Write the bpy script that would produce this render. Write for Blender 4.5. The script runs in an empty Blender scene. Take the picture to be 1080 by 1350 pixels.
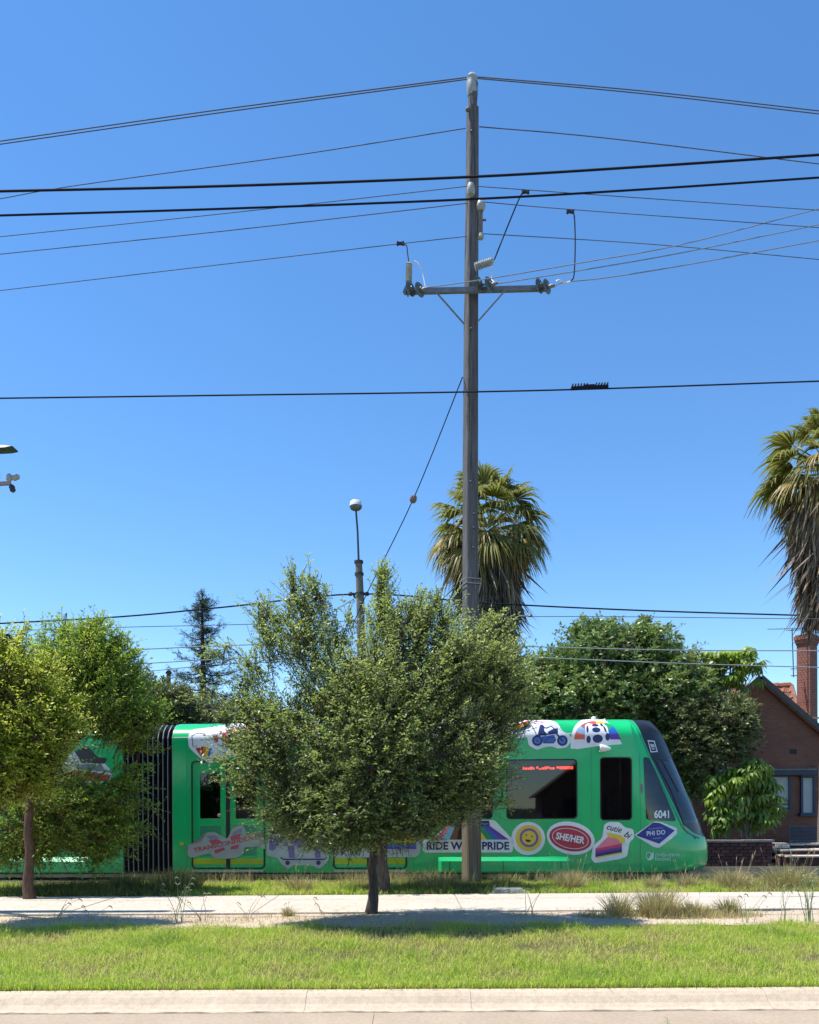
import bpy, bmesh, math, random
import numpy as np
from mathutils import Vector, Matrix, Euler

random.seed(7)
RNG = np.random.default_rng(7)
SC = bpy.context.scene
COL = SC.collection
R = math.radians

# ------------------------------------------------------------------ camera
F, CX, CY, EYE, ROLL = 1082.0, 540.0, 1064.0, 1.6, R(0.30)      # focal length and horizon, in photo pixels
cam = bpy.data.cameras.new('camera')
cam.sensor_fit = 'HORIZONTAL'
cam.sensor_width = 36.0
cam.lens = 36.0 * F / 1080.0
cam.shift_y = (CY - 675.0) / 1080.0
cam.clip_start, cam.clip_end = 0.1, 3000.0
cam_o = bpy.data.objects.new('camera', cam)
cam_o.matrix_world = Matrix.Translation((0, 0, EYE)) @ Matrix.Rotation(ROLL, 4, 'Y') @ Matrix.Rotation(R(90), 4, 'X')
COL.objects.link(cam_o)
SC.camera = cam_o

# ------------------------------------------------------------------ sky and sun
SUN_EL = R(67)
SUN_H = Vector((-1.0, 0.0, 0)).normalized()
SUN = Vector((SUN_H.x * math.cos(SUN_EL), SUN_H.y * math.cos(SUN_EL), math.sin(SUN_EL)))
world = bpy.data.worlds.new('World')
SC.world = world
world.use_nodes = True
nt = world.node_tree
sky = nt.nodes.new('ShaderNodeTexSky')
sky.sky_type = 'NISHITA'
sky.sun_disc = False
sky.sun_elevation = SUN_EL
sky.sun_rotation = math.atan2(SUN_H.x, SUN_H.y)
sky.air_density = 0.95
sky.dust_density = 0.0
sky.ozone_density = 3.2
bg = nt.nodes['Background']
bg.inputs['Strength'].default_value = 0.13
hs = nt.nodes.new('ShaderNodeHueSaturation')          # the phone's colour rendering of the sky
hs.inputs['Saturation'].default_value = 1.2
nt.links.new(sky.outputs[0], hs.inputs['Color'])
nt.links.new(hs.outputs[0], bg.inputs['Color'])
sl = bpy.data.lights.new('sun', 'SUN')
sl.energy = 4.3
sl.angle = R(0.55)
sl.color = (1.0, 0.95, 0.87)
so = bpy.data.objects.new('sun', sl)
so.rotation_euler = (-SUN).to_track_quat('-Z', 'Y').to_euler()
so.location = (0, 0, 60)
COL.objects.link(so)
SC.view_settings.view_transform = 'Standard'
SC.view_settings.look = 'None'
SC.view_settings.gamma = 1.0
SC.view_settings.exposure = 0.82
SC.cycles.max_bounces = 10
SC.cycles.transparent_max_bounces = 12

# ------------------------------------------------------------------ helpers
def P(px, py, d):
    """photo pixel + distance in metres -> point in the world"""
    a, b = px - CX, CY - py
    s, c = math.sin(ROLL), math.cos(ROLL)
    return Vector(((a * c + b * s) / F * d, d, EYE + (-a * s + b * c) / F * d))

def lin(r, g, b):
    return tuple(((v / 255) / 12.92 if v / 255 <= 0.04045 else ((v / 255 + 0.055) / 1.055) ** 2.4) for v in (r, g, b))

def tag(o, label=None, cat=None, group=None, kind=None):
    if label: o['label'] = label
    if cat: o['category'] = cat
    if group: o['group'] = group
    if kind: o['kind'] = kind
    return o

def thing(name, label, cat, loc, group=None, kind=None):
    o = bpy.data.objects.new(name, None)
    o.empty_display_size = 0.2
    o.location = loc
    COL.objects.link(o)
    return tag(o, label, cat, group, kind)

def put(name, me, parent=None, loc=None):
    o = bpy.data.objects.new(name, me)
    COL.objects.link(o)
    if parent: o.parent = parent
    if loc is not None: o.location = loc
    return o

def frame_of(d, up=Vector((0, 0, 1))):
    d = d.normalized()
    if abs(d.dot(up)) > 0.98: up = Vector((1, 0, 0))
    s = d.cross(up).normalized()
    return s, s.cross(d).normalized()

class MB:
    def __init__(self):
        self.v, self.f, self.m, self.cm = [], [], [], 0
    def add(self, vs, fs):
        b = len(self.v)
        self.v += [Vector(p) for p in vs]
        for f in fs:
            self.f.append([b + i for i in f]); self.m.append(self.cm)
        return self
    def box(self, c, s, rot=None):
        c = Vector(c); x, y, z = s[0] / 2, s[1] / 2, s[2] / 2
        vs = [Vector((i * x, j * y, k * z)) for i in (-1, 1) for j in (-1, 1) for k in (-1, 1)]
        if rot is not None: vs = [rot @ p for p in vs]
        return self.add([p + c for p in vs], [(0, 1, 3, 2), (4, 6, 7, 5), (0, 4, 5, 1), (2, 3, 7, 6), (0, 2, 6, 4), (1, 5, 7, 3)])
    def bar(self, a, b, w, h, up=Vector((0, 0, 1))):
        a, b = Vector(a), Vector(b)
        s, u = frame_of(b - a, up)
        vs = [p + s * i * w / 2 + u * j * h / 2 for p in (a, b) for i, j in ((-1, -1), (1, -1), (1, 1), (-1, 1))]
        return self.add(vs, [(0, 3, 2, 1), (4, 5, 6, 7)] + [(i, (i + 1) % 4, 4 + (i + 1) % 4, 4 + i) for i in range(4)])
    def tube(self, pts, rad, n=8, caps=True):
        pts = [Vector(p) for p in pts]
        if not hasattr(rad, '__len__'): rad = [rad] * len(pts)
        b = len(self.v); L = len(pts); s0 = None
        vs = []
        for i, p in enumerate(pts):
            d = pts[min(i + 1, L - 1)] - pts[max(i - 1, 0)]
            if d.length < 1e-9: d = Vector((0, 0, 1))
            d.normalize()
            if s0 is None: s0, u = frame_of(d)
            else:
                s0 = (s0 - d * s0.dot(d)).normalized()
                u = s0.cross(d)
            for k in range(n):
                a = 2 * math.pi * k / n
                vs.append(p + (s0 * math.cos(a) + u * math.sin(a)) * rad[i])
        fs = [(i * n + k, i * n + (k + 1) % n, (i + 1) * n + (k + 1) % n, (i + 1) * n + k) for i in range(L - 1) for k in range(n)]
        if caps: fs += [tuple(range(n))[::-1], tuple((L - 1) * n + k for k in range(n))]
        return self.add(vs, fs)
    def lathe(self, prof, org, axis=(0, 0, 1), n=14):
        org, ax = Vector(org), Vector(axis).normalized()
        s, u = frame_of(ax)
        vs, L = [], len(prof)
        for r, h in prof:
            for k in range(n):
                a = 2 * math.pi * k / n
                vs.append(org + ax * h + (s * math.cos(a) + u * math.sin(a)) * max(r, 1e-4))
        fs = [(i * n + k, i * n + (k + 1) % n, (i + 1) * n + (k + 1) % n, (i + 1) * n + k) for i in range(L - 1) for k in range(n)]
        fs += [tuple(range(n))[::-1], tuple((L - 1) * n + k for k in range(n))]
        return self.add(vs, fs)
    def build(self, name, mats, parent=None, loc=None, smooth=False, local=False, bevel=0):
        if parent is not None and not local:
            o0, q = Vector((0, 0, 0)), parent
            while q: o0 += Vector(q.location); q = q.parent
        elif loc is not None: o0 = Vector(loc)
        else: o0 = Vector((0, 0, 0))
        me = bpy.data.meshes.new(name)
        me.from_pydata([tuple(p - o0) for p in self.v], [], self.f)
        if not isinstance(mats, (list, tuple)): mats = [mats]
        for m in mats: me.materials.append(m)
        me.polygons.foreach_set('material_index', self.m)
        if smooth: me.polygons.foreach_set('use_smooth', [True] * len(self.f))
        me.validate()
        bm = bmesh.new(); bm.from_mesh(me)
        bmesh.ops.recalc_face_normals(bm, faces=bm.faces)
        if bevel:
            bmesh.ops.bevel(bm, geom=[e for e in bm.edges if len(e.link_faces) == 2 and e.calc_face_angle(0) > 0.5], offset=bevel, segments=2, profile=0.6, affect='EDGES')
        bm.to_mesh(me); bm.free()
        if smooth:
            try: me.set_sharp_from_angle(angle=R(40))
            except Exception: pass
        return put(name, me, parent, None if parent is not None and not local else (o0 if loc is not None else None))

def np_mesh(name, V, Fc, mats, tint=None):
    me = bpy.data.meshes.new(name)
    n, k = Fc.shape
    me.vertices.add(len(V)); me.vertices.foreach_set('co', np.asarray(V, np.float32).ravel())
    me.loops.add(n * k); me.loops.foreach_set('vertex_index', Fc.astype(np.int32).ravel())
    me.polygons.add(n); me.polygons.foreach_set('loop_start', np.arange(0, n * k, k, dtype=np.int32))
    try: me.polygons.foreach_set('loop_total', np.full(n, k, dtype=np.int32))
    except Exception: pass
    if tint is not None:
        a = me.attributes.new('tint', 'FLOAT', 'FACE'); a.data.foreach_set('value', np.asarray(tint, np.float32))
    for m in (mats if isinstance(mats, (list, tuple)) else [mats]): me.materials.append(m)
    me.update(calc_edges=True)
    return me

# ------------------------------------------------------------------ materials
class N:
    """tiny node-tree builder"""
    def __init__(self, name):
        self.m = bpy.data.materials.new(name); self.m.use_nodes = True
        self.t = self.m.node_tree; self.b = self.t.nodes['Principled BSDF']; self.out = self.t.nodes['Material Output']
    def n(self, typ, **kw):
        x = self.t.nodes.new(typ)
        for k, v in kw.items():
            if k.startswith('i_'):
                key = k[2:].replace('_', ' ')
                x.inputs[int(key) if key.isdigit() else key].default_value = v
            else: setattr(x, k, v)
        return x
    def l(self, a, b): self.t.links.new(a, b)
    def coord(self, scale=(1, 1, 1), kind='Object'):
        tc = self.n('ShaderNodeTexCoord'); mp = self.n('ShaderNodeMapping'); mp.inputs['Scale'].default_value = scale
        self.l(tc.outputs[kind], mp.inputs[0]); return mp.outputs[0]
    def noise(self, vec, scale, detail=4, rough=0.55):
        x = self.n('ShaderNodeTexNoise'); x.inputs['Scale'].default_value = scale; x.inputs['Detail'].default_value = detail
        x.inputs['Roughness'].default_value = rough; self.l(vec, x.inputs['Vector']); return x.outputs['Fac']
    def ramp(self, fac, stops):
        x = self.n('ShaderNodeValToRGB'); e = x.color_ramp.elements
        while len(e) < len(stops): e.new(0.5)
        for i, (p, c) in enumerate(stops):
            e[i].position = p; e[i].color = (*c, 1) if len(c) == 3 else c
        self.l(fac, x.inputs[0]); return x.outputs[0]
    def mix(self, fac, a, b, typ='MIX'):
        x = self.n('ShaderNodeMix', data_type='RGBA', blend_type=typ)
        for s, v in ((x.inputs[0], fac), (x.inputs[6], a), (x.inputs[7], b)):
            if isinstance(v, (int, float)): s.default_value = v
            elif isinstance(v, tuple): s.default_value = (*v, 1)
            else: self.l(v, s)
        return x.outputs[2]
    def bump(self, h, strength=0.3, dist=0.01):
        x = self.n('ShaderNodeBump'); x.inputs['Strength'].default_value = strength; x.inputs['Distance'].default_value = dist
        self.l(h, x.inputs['Height']); self.l(x.outputs[0], self.b.inputs['Normal'])
    def base(self, c, rough=0.6, spec=None, metal=0):
        if isinstance(c, tuple): self.b.inputs['Base Color'].default_value = (*c, 1)
        else: self.l(c, self.b.inputs['Base Color'])
        if isinstance(rough, (int, float)): self.b.inputs['Roughness'].default_value = rough
        else: self.l(rough, self.b.inputs['Roughness'])
        self.b.inputs['Metallic'].default_value = metal
        if spec is not None: self.b.inputs['Specular IOR Level'].default_value = spec
        return self

def plain(name, c, rough=0.5, metal=0, var=0.12, scale=6, bump=0.0, spec=None):
    g = N(name); v = g.coord()
    f = g.noise(v, scale, 5)
    lo = tuple(x * (1 - var) for x in c); hi = tuple(min(1, x * (1 + var)) for x in c)
    g.base(g.ramp(f, [(0.3, lo), (0.7, hi)]), rough, spec, metal)
    if bump: g.bump(g.noise(v, scale * 8, 4), bump, 0.01)
    return g.m

def leaf_mat(name, stops, trans=0.32, rough=0.42, spec=0.45, tl=(0.30, 0.42, 0.06)):
    g = N(name)
    at = g.n('ShaderNodeAttribute', attribute_name='tint')
    col = g.ramp(at.outputs['Fac'], stops)
    g.base(col, rough, spec)
    tr = g.n('ShaderNodeBsdfTranslucent')
    g.l(g.mix(0.55, col, tl), tr.inputs['Color'])
    mx = g.n('ShaderNodeMixShader'); mx.inputs[0].default_value = trans
    g.l(g.b.outputs[0], mx.inputs[1]); g.l(tr.outputs[0], mx.inputs[2]); g.l(mx.outputs[0], g.out.inputs[0])
    return g.m

def brick_mat(name, c1, c2, mortar, scale=1.0, dirt=0.35):
    g = N(name)
    tc = g.n('ShaderNodeTexCoord'); sp = g.n('ShaderNodeSeparateXYZ'); g.l(tc.outputs['Object'], sp.inputs[0])
    ad = g.n('ShaderNodeMath', operation='ADD'); g.l(sp.outputs[0], ad.inputs[0]); g.l(sp.outputs[1], ad.inputs[1])
    cb = g.n('ShaderNodeCombineXYZ'); g.l(ad.outputs[0], cb.inputs[0]); g.l(sp.outputs[2], cb.inputs[1])
    br = g.n('ShaderNodeTexBrick'); g.l(cb.outputs[0], br.inputs['Vector'])
    br.inputs['Scale'].default_value = 1.0 / scale
    br.inputs['Brick Width'].default_value = 0.24; br.inputs['Row Height'].default_value = 0.086
    br.inputs['Mortar Size'].default_value = 0.008; br.inputs['Mortar Smooth'].default_value = 0.2
    br.inputs['Color1'].default_value = (*c1, 1); br.inputs['Color2'].default_value = (*c2, 1); br.inputs['Mortar'].default_value = (*mortar, 1)
    nz = g.noise(cb.outputs[0], 1.3, 6)
    n2 = g.noise(cb.outputs[0], 16, 3)
    c = g.mix(dirt, br.outputs['Color'], g.ramp(nz, [(0.35, tuple(x * 0.35 for x in c1)), (0.65, tuple(min(1, x * 1.5) for x in c2))]))
    c = g.mix(0.35, c, g.ramp(n2, [(0.3, tuple(x * 0.5 for x in c1)), (0.75, tuple(min(1, x * 1.7) for x in c2))]))
    g.base(c, 0.88)
    iv = g.n('ShaderNodeMath', operation='SUBTRACT'); iv.inputs[0].default_value = 1.0; g.l(br.outputs['Fac'], iv.inputs[1])
    g.bump(iv.outputs[0], 0.6, 0.01)
    return g.m

M = {}
M['tram_green'] = (lambda g: (g.base(g.ramp(g.noise(g.coord(), 1.6, 6), [(0.3, (0.004, 0.440, 0.130)), (0.7, (0.007, 0.490, 0.150))]), 0.24, 0.5), g.m)[1])(N('tram_green_paint'))
def tram_dust(m):
    t = m.node_tree; b = t.nodes['Principled BSDF']; src = b.inputs['Base Color'].links[0].from_socket
    tc = t.nodes.new('ShaderNodeTexCoord'); sp = t.nodes.new('ShaderNodeSeparateXYZ'); t.links.new(tc.outputs['Object'], sp.inputs[0])
    mr = t.nodes.new('ShaderNodeMapRange'); mr.inputs[1].default_value = .95; mr.inputs[2].default_value = .15; t.links.new(sp.outputs[2], mr.inputs[0])
    mp = t.nodes.new('ShaderNodeMapping'); mp.inputs['Scale'].default_value = (3, 3, .8); t.links.new(tc.outputs['Object'], mp.inputs[0])
    nz = t.nodes.new('ShaderNodeTexNoise'); nz.inputs['Scale'].default_value = 2.5; nz.inputs['Detail'].default_value = 8; t.links.new(mp.outputs[0], nz.inputs['Vector'])
    r = t.nodes.new('ShaderNodeMapRange'); r.inputs[1].default_value = .38; r.inputs[2].default_value = .72; t.links.new(nz.outputs['Fac'], r.inputs[0])
    mu = t.nodes.new('ShaderNodeMath'); mu.operation = 'MULTIPLY'; t.links.new(mr.outputs[0], mu.inputs[0]); t.links.new(r.outputs[0], mu.inputs[1])
    ad = t.nodes.new('ShaderNodeMath'); ad.operation = 'MULTIPLY_ADD'; ad.inputs[1].default_value = .35; ad.inputs[2].default_value = .015; t.links.new(mu.outputs[0], ad.inputs[0])
    mx = t.nodes.new('ShaderNodeMix'); mx.data_type = 'RGBA'; mx.inputs[7].default_value = (.16, .14, .10, 1); t.links.new(ad.outputs[0], mx.inputs[0]); t.links.new(src, mx.inputs[6]); t.links.new(mx.outputs[2], b.inputs['Base Color'])
    mr2 = t.nodes.new('ShaderNodeMapRange'); mr2.inputs[3].default_value = .22; mr2.inputs[4].default_value = .6; t.links.new(ad.outputs[0], mr2.inputs[0]); t.links.new(mr2.outputs[0], b.inputs['Roughness'])
tram_dust(M['tram_green'])
M['tram_green'].node_tree.nodes['Principled BSDF'].inputs['Coat Weight'].default_value = 0.25
M['tram_panel'] = plain('tram_green_panel', (0.02, 0.24, 0.12), 0.35, var=0.08)
M['tram_black'] = plain('tram_black', (0.012, 0.013, 0.016), 0.3, var=0.2)
M['rubber'] = plain('black_rubber', (0.012, 0.013, 0.015), 0.6)
M['tram_grey'] = plain('tram_interior_grey', (0.16, 0.17, 0.18), 0.7)
M['seat'] = plain('seat_fabric', (0.05, 0.09, 0.05), 0.9)
M['lime'] = plain('lime_band', (0.33, 0.42, 0.01), 0.4, var=0.1)
M['steel'] = plain('galvanised_steel', (0.17, 0.18, 0.195), 0.6, 0.2, var=0.25, scale=9)
M['rail'] = plain('rail_steel', (0.30, 0.26, 0.23), 0.35, 0.8, var=0.2)
M['dark_metal'] = plain('dark_metal', (0.03, 0.03, 0.034), 0.55)
M['white_plastic'] = plain('white_plastic', (0.75, 0.75, 0.72), 0.35, var=0.05)
M['orange'] = plain('amber_lens', (0.8, 0.30, 0.02), 0.3)
M['porcelain'] = plain('glazed_porcelain', (0.34, 0.35, 0.33), 0.35, var=0.2)
M['green_glass'] = plain('green_insulator_glass', (0.07, 0.09, 0.088), 0.3, var=0.3)
M['wire'] = plain('black_cable', (0.014, 0.016, 0.026), 0.85, spec=0.1)
M['wire_grey'] = plain('aluminium_conductor', (0.11, 0.115, 0.14), 0.9, 0.0, spec=0.1)
M['wire_light'] = plain('bright_conductor', (0.24, 0.26, 0.29), 0.8, 0.0, spec=0.2)

def glass(name, tint=(0.36, 0.38, 0.40), ior=1.68, rough=0.02):
    g = N(name)
    tr = g.n('ShaderNodeBsdfTransparent'); tr.inputs[0].default_value = (*tint, 1)
    gl = g.n('ShaderNodeBsdfGlossy'); gl.inputs['Roughness'].default_value = rough; gl.inputs['Color'].default_value = (.72, .86, 1, 1)
    fr = g.n('ShaderNodeFresnel'); fr.inputs[0].default_value = ior
    mx = g.n('ShaderNodeMixShader'); g.l(fr.outputs[0], mx.inputs[0]); g.l(tr.outputs[0], mx.inputs[1]); g.l(gl.outputs[0], mx.inputs[2])
    g.l(mx.outputs[0], g.out.inputs[0]); return g.m
M['glass'] = glass('tinted_window_glass')
M['windscreen'] = glass('windscreen_glass', (0.05, 0.055, 0.06), 1.7, 0.04)

def wood_pole():
    g = N('weathered_pole_timber'); v = g.coord((14, 14, 0.5)); v2 = g.coord((1, 1, 0.6))
    f = g.noise(v, 3.0, 7, 0.65); f2 = g.noise(v2, 1.1, 4)
    c = g.mix(0.3, g.ramp(f, [(0.3, (0.045, 0.043, 0.046)), (0.55, (0.135, 0.130, 0.133)), (0.8, (0.34, 0.32, 0.30))]),
              g.ramp(f2, [(0.35, (0.08, 0.072, 0.066)), (0.7, (0.22, 0.215, 0.21))]))
    ck = g.noise(g.coord((26, 26, .35)), 2.2, 3, .5); c = g.mix(g.ramp(ck, [(.60, (0, 0, 0)), (.66, (.8, .8, .8))]), c, (.022, .02, .02))
    tc = g.n('ShaderNodeTexCoord'); sp = g.n('ShaderNodeSeparateXYZ'); g.l(tc.outputs['Object'], sp.inputs[0])
    mr = g.n('ShaderNodeMapRange'); mr.inputs[1].default_value = 4.2; mr.inputs[2].default_value = .8; g.l(sp.outputs[2], mr.inputs[0])
    c = g.mix(mr.outputs[0], c, g.ramp(f, [(0.3, (0.10, 0.08, 0.055)), (0.6, (0.20, 0.165, 0.12)), (0.8, (0.34, 0.28, 0.20))]))
    g.base(c, 0.9, 0.2); g.bump(f, 1.0, 0.02); return g.m
M['pole'] = wood_pole()

def bark(name, a, b, sc=1.0):
    g = N(name); v = g.coord((9 * sc, 9 * sc, 2.2 * sc)); f = g.noise(v, 3.0, 8, 0.7)
    g.base(g.ramp(f, [(0.3, a), (0.7, b)]), 0.95, 0.15); g.bump(f, 0.9, 0.02); return g.m
M['bark'] = bark('dark_bark', (0.035, 0.028, 0.024), (0.135, 0.11, 0.095))
M['bark_red'] = bark('brown_bark', (0.05, 0.028, 0.02), (0.17, 0.11, 0.08))
M['bark_palm'] = bark('palm_bark', (0.09, 0.075, 0.065), (0.30, 0.26, 0.22), 1.6)

def concrete(name, lo, hi, sc=1.0):
    g = N(name); v = g.coord(kind='Object')
    f = g.noise(v, 0.7 * sc, 6); f2 = g.noise(v, 60 * sc, 3); f3 = g.noise(v, 9 * sc, 5, 0.7)
    c = g.ramp(f, [(0.3, lo), (0.7, hi)])
    c = g.mix(0.35, c, g.ramp(f3, [(0.38, tuple(x * 0.62 for x in lo)), (0.6, hi)]))
    c = g.mix(0.25, c, g.ramp(f2, [(0.35, tuple(x * 0.5 for x in lo)), (0.62, tuple(min(1, x * 1.2) for x in hi))]))
    g.base(c, 0.9, 0.2); g.bump(f2, 0.35, 0.004); return g.m
M['path'] = concrete('path_concrete', (0.44, 0.385, 0.32), (0.56, 0.495, 0.42))
M['kerb'] = concrete('kerb_concrete', (0.42, 0.335, 0.245), (0.56, 0.455, 0.335), 2)
M['road'] = concrete('road_concrete', (0.31, 0.245, 0.175), (0.42, 0.34, 0.25), 3)

def ground_mat(name, a, b, c3, sc=1.0):
    g = N(name); v = g.coord()
    f = g.noise(v, 1.1 * sc, 6); f2 = g.noise(v, 22 * sc, 6, 0.7)
    c = g.mix(g.ramp(f, [(0.42, (0, 0, 0)), (0.62, (1, 1, 1))]), a, b)
    c = g.mix(0.55, c, g.ramp(f2, [(0.35, tuple(x * 0.5 for x in a)), (0.65, c3)]))
    g.base(c, 0.95, 0.1); g.bump(f2, 0.8, 0.03); return g.m
M['soil'] = ground_mat('grassy_soil', (0.11, 0.095, 0.045), (0.075, 0.095, 0.03), (0.16, 0.15, 0.06))
M['dirt'] = ground_mat('dry_dirt', (0.58, 0.46, 0.35), (0.44, 0.34, 0.24), (0.70, 0.58, 0.46), 1.4)
M['ballast'] = ground_mat('track_ballast', (0.07, 0.062, 0.055), (0.10, 0.085, 0.07), (0.14, 0.12, 0.10), 2)
M['soil_far'] = ground_mat('garden_soil', (0.08, 0.075, 0.045), (0.06, 0.07, 0.03), (0.10, 0.10, 0.05))
# ------------------------------------------------------------------ ground, road, kerb, path
g = MB()
prof = [(-600, -0.02), (-9.0, -0.02), (-8.9, -0.22), (7.05, -0.22), (7.19, -0.03), (10.6, -0.015), (17.0, -0.02), (60, -0.02), (900, -0.02)]
for i in range(len(prof) - 1):
    (y0, z0), (y1, z1) = prof[i], prof[i + 1]
    g.add([(-700, y0, z0), (700, y0, z0), (700, y1, z1), (-700, y1, z1)], [(0, 1, 2, 3)])
tag(g.build('ground', M['soil_far']), kind='structure')

def sheet(name, x0, x1, y0, y1, z, mat, amp=0.0, step=0.5, wob=0.0, kind='structure', parent=None):
    nx, ny = max(1, int((x1 - x0) / step)), max(1, int((y1 - y0) / step))
    X, Y = np.meshgrid(np.linspace(x0, x1, nx + 1), np.linspace(y0, y1, ny + 1))
    Z = z + amp * (np.sin(X * 1.7 + Y * 2.3) * 0.5 + np.sin(X * 0.6 - Y * 3.1 + 1) * 0.5)
    if wob:
        e = np.zeros_like(Y); e[0] = -1; e[-1] = 1
        Y = Y + e * wob * (np.sin(X * 1.3) + np.sin(X * 3.1 + 1) * 0.6 + np.sin(X * 7.7) * 0.3)
    V = np.stack([X.ravel(), Y.ravel(), Z.ravel()], 1)
    i = np.arange(nx * ny); r, c = i // nx, i % nx
    a = r * (nx + 1) + c
    me = np_mesh(name, V, np.stack([a, a + 1, a + nx + 2, a + nx + 1], 1), mat)
    return tag(put(name, me, parent), kind=kind)

sheet('verge', -16, 16, 7.2, 11.05, 0.0, M['soil'], 0.006, 0.3)
sheet('dirt_strip', -16, 16, 10.9, 12.35, 0.006, M['dirt'], 0.008, 0.12, 0.07)
sheet('verge', -18, 18, 14.6, 17.4, 0.0, M['soil'], 0.006, 0.3)
sheet('track_bed', -24, 24, 17.3, 21.4, 0.004, M['ballast'], 0.004, 0.3)
sheet('dirt_strip', 5.0, 24, 17.6, 18.9, 0.012, M['dirt'], 0.006, 0.15, 0.06)

def vnoise2(x, k):
    return np.sin(x * k) * .5 + np.sin(x * k * 2.7 + 1) * .3 + np.sin(x * k * 7.1 + 2) * .2
# concrete road in slabs
road = thing('road', None, None, (0, 0, -0.1), kind='structure')
for i in range(-4, 4):
    for (y0, y1) in ((-5.0, -1.0), (-1.0, 2.9), (2.9, 6.785)):
        b = MB().box((2.15 + i * 4.9, (y0 + y1) / 2, -0.16), (4.9 - 0.004, y1 - y0 - 0.004, 0.12))
        b.build('road_slab', M['road'], road)
# rolled kerb and channel, section by section
kerb = thing('kerb', None, None, (0, 7.0, -0.1), kind='structure')
kp = [(6.796, -0.112), (6.90, -0.118), (6.99, -0.112), (7.04, -0.085), (7.09, -0.035), (7.13, -0.010), (7.20, 0.004), (7.215, -0.15), (6.796, -0.2)]
KW = [-13.7, -11.15, -8.6, -6.05, -3.5, -0.9, 0.52, 3.07, 5.6, 8.15, 10.7, 13.25]
for a, b_ in zip(KW[:-1], KW[1:]):
    m = MB(); n = len(kp); dz = random.uniform(-0.003, 0.003)
    m.add([(x, y, z + dz) for x in (a + 0.0015, b_ - 0.0015) for y, z in kp],
          [tuple(range(n)), tuple(range(2 * n - 1, n - 1, -1))] + [(i, (i + 1) % n, n + (i + 1) % n, n + i) for i in range(n)])
    m.build('kerb_section', M['kerb'], kerb)
# grime gathered along the gutter line
gx = np.linspace(-6, 6, 241); w1 = .012 + .012 * (vnoise2(gx, 3) + 1); w2 = .035 + .03 * (vnoise2(gx, 9) + 1)
V = np.concatenate([np.stack([gx, 6.80 - 0 * w1, np.full_like(gx, -.1085)], 1), np.stack([gx, 6.80 + w2, -.1075 - .004 * 0 * gx], 1)])
i = np.arange(240); o = put('gutter_grime', np_mesh('gutter_grime', V, np.stack([i, i + 1, i + 242, i + 241], 1), plain('gutter_grime', (0.20, 0.16, 0.125), .95, var=.5, scale=9))); o['kind'] = 'structure'
# footpath slabs
fp = thing('footpath', None, None, (0, 13.4, 0), kind='structure')
FX = [-14.5, -11.4, -8.3, -5.2, -2.35, 0.8, 3.9, 7.05, 10.2, 13.3]
def path_y(x, far):
    return (14.72 + 0.012 * x) if far else (12.32 + 0.02 * x)
for i, (a, b_) in enumerate(zip(FX[:-1], FX[1:])):
    m = MB(); t = 0.034 + random.uniform(-0.004, 0.004)
    a += 0.005; b_ -= 0.005
    vs = [(x, path_y(x, k), z) for z in (-0.05, t) for x, k in ((a, 0), (b_, 0), (b_, 1), (a, 1))]
    m.add(vs, [(0, 3, 2, 1), (4, 5, 6, 7)] + [(j, (j + 1) % 4, 4 + (j + 1) % 4, 4 + j) for j in range(4)])
    m.build('slab', M['path'], fp, bevel=0.008)

# rails and sleepers
trk = thing('tram_track', 'steel tram rails lying in dark ballast under the green tram', 'tram track', (0, 18.9, 0))
TD = Vector((1, -0.055, 0)).normalized()
for off in (18.35, 19.79):
    m = MB(); c = Vector((0, off, 0.02))
    for w, h, z in ((0.13, 0.012, 0.012), (0.02, 0.09, 0.05), (0.065, 0.03, 0.105)):
        m.bar(c - TD * 24 + Vector((0, 0, z)), c + TD * 24 + Vector((0, 0, z)), w, h)
    m.build('rail', M['rail'], trk)
for i in range(-30, 34):
    c = Vector((0, 19.07, 0.012)) + TD * i * 0.7
    m = MB(); m.box(c, (0.22, 2.3, 0.05), Matrix.Rotation(-0.055, 3, 'Z')); m.build('sleeper', M['soil_far'], trk)

# ------------------------------------------------------------------ grass
def blades(X, Y, Z, H, W, lean, tint, name, mat):
    n = len(X)
    a = RNG.uniform(0, 2 * np.pi, n); la = RNG.uniform(0, 2 * np.pi, n); lm = RNG.random(n) * lean
    sx, sy = np.cos(a) * W / 2, np.sin(a) * W / 2
    lx, ly = np.cos(la) * lm * H, np.sin(la) * lm * H
    b = np.stack([X, Y, Z], 1)
    V = np.empty((n, 5, 3))
    V[:, 0] = b + np.stack([-sx, -sy, 0 * sx], 1); V[:, 1] = b + np.stack([sx, sy, 0 * sx], 1)
    mid = b + np.stack([lx * .3, ly * .3, H * .55], 1)
    V[:, 2] = mid + np.stack([sx * .7, sy * .7, 0 * sx], 1); V[:, 3] = mid + np.stack([-sx * .7, -sy * .7, 0 * sx], 1)
    V[:, 4] = b + np.stack([lx, ly, H * (1 - 0.35 * lm)], 1)
    i = np.arange(n)[:, None] * 5
    Fq = np.concatenate([i + np.array([[0, 1, 2]]), i + np.array([[0, 2, 3]]), i + np.array([[3, 2, 4]])], 0)
    return np_mesh(name, V.reshape(-1, 3), Fq, mat, np.tile(tint, 3))

def vnoise(x, y, s, seed):
    r = np.random.default_rng(seed); out = np.zeros_like(x)
    for k in range(5):
        th = r.uniform(0, np.pi); ph = r.uniform(0, 6.28, 2); q = s * (1.7 ** k) * 0.6
        out += np.sin(q * (x * np.cos(th) + y * np.sin(th)) + ph[0]) * np.cos(q * (y * np.cos(th) - x * np.sin(th)) * 0.8 + ph[1]) / (1.3 ** k)
    return out / 2.2

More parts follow.
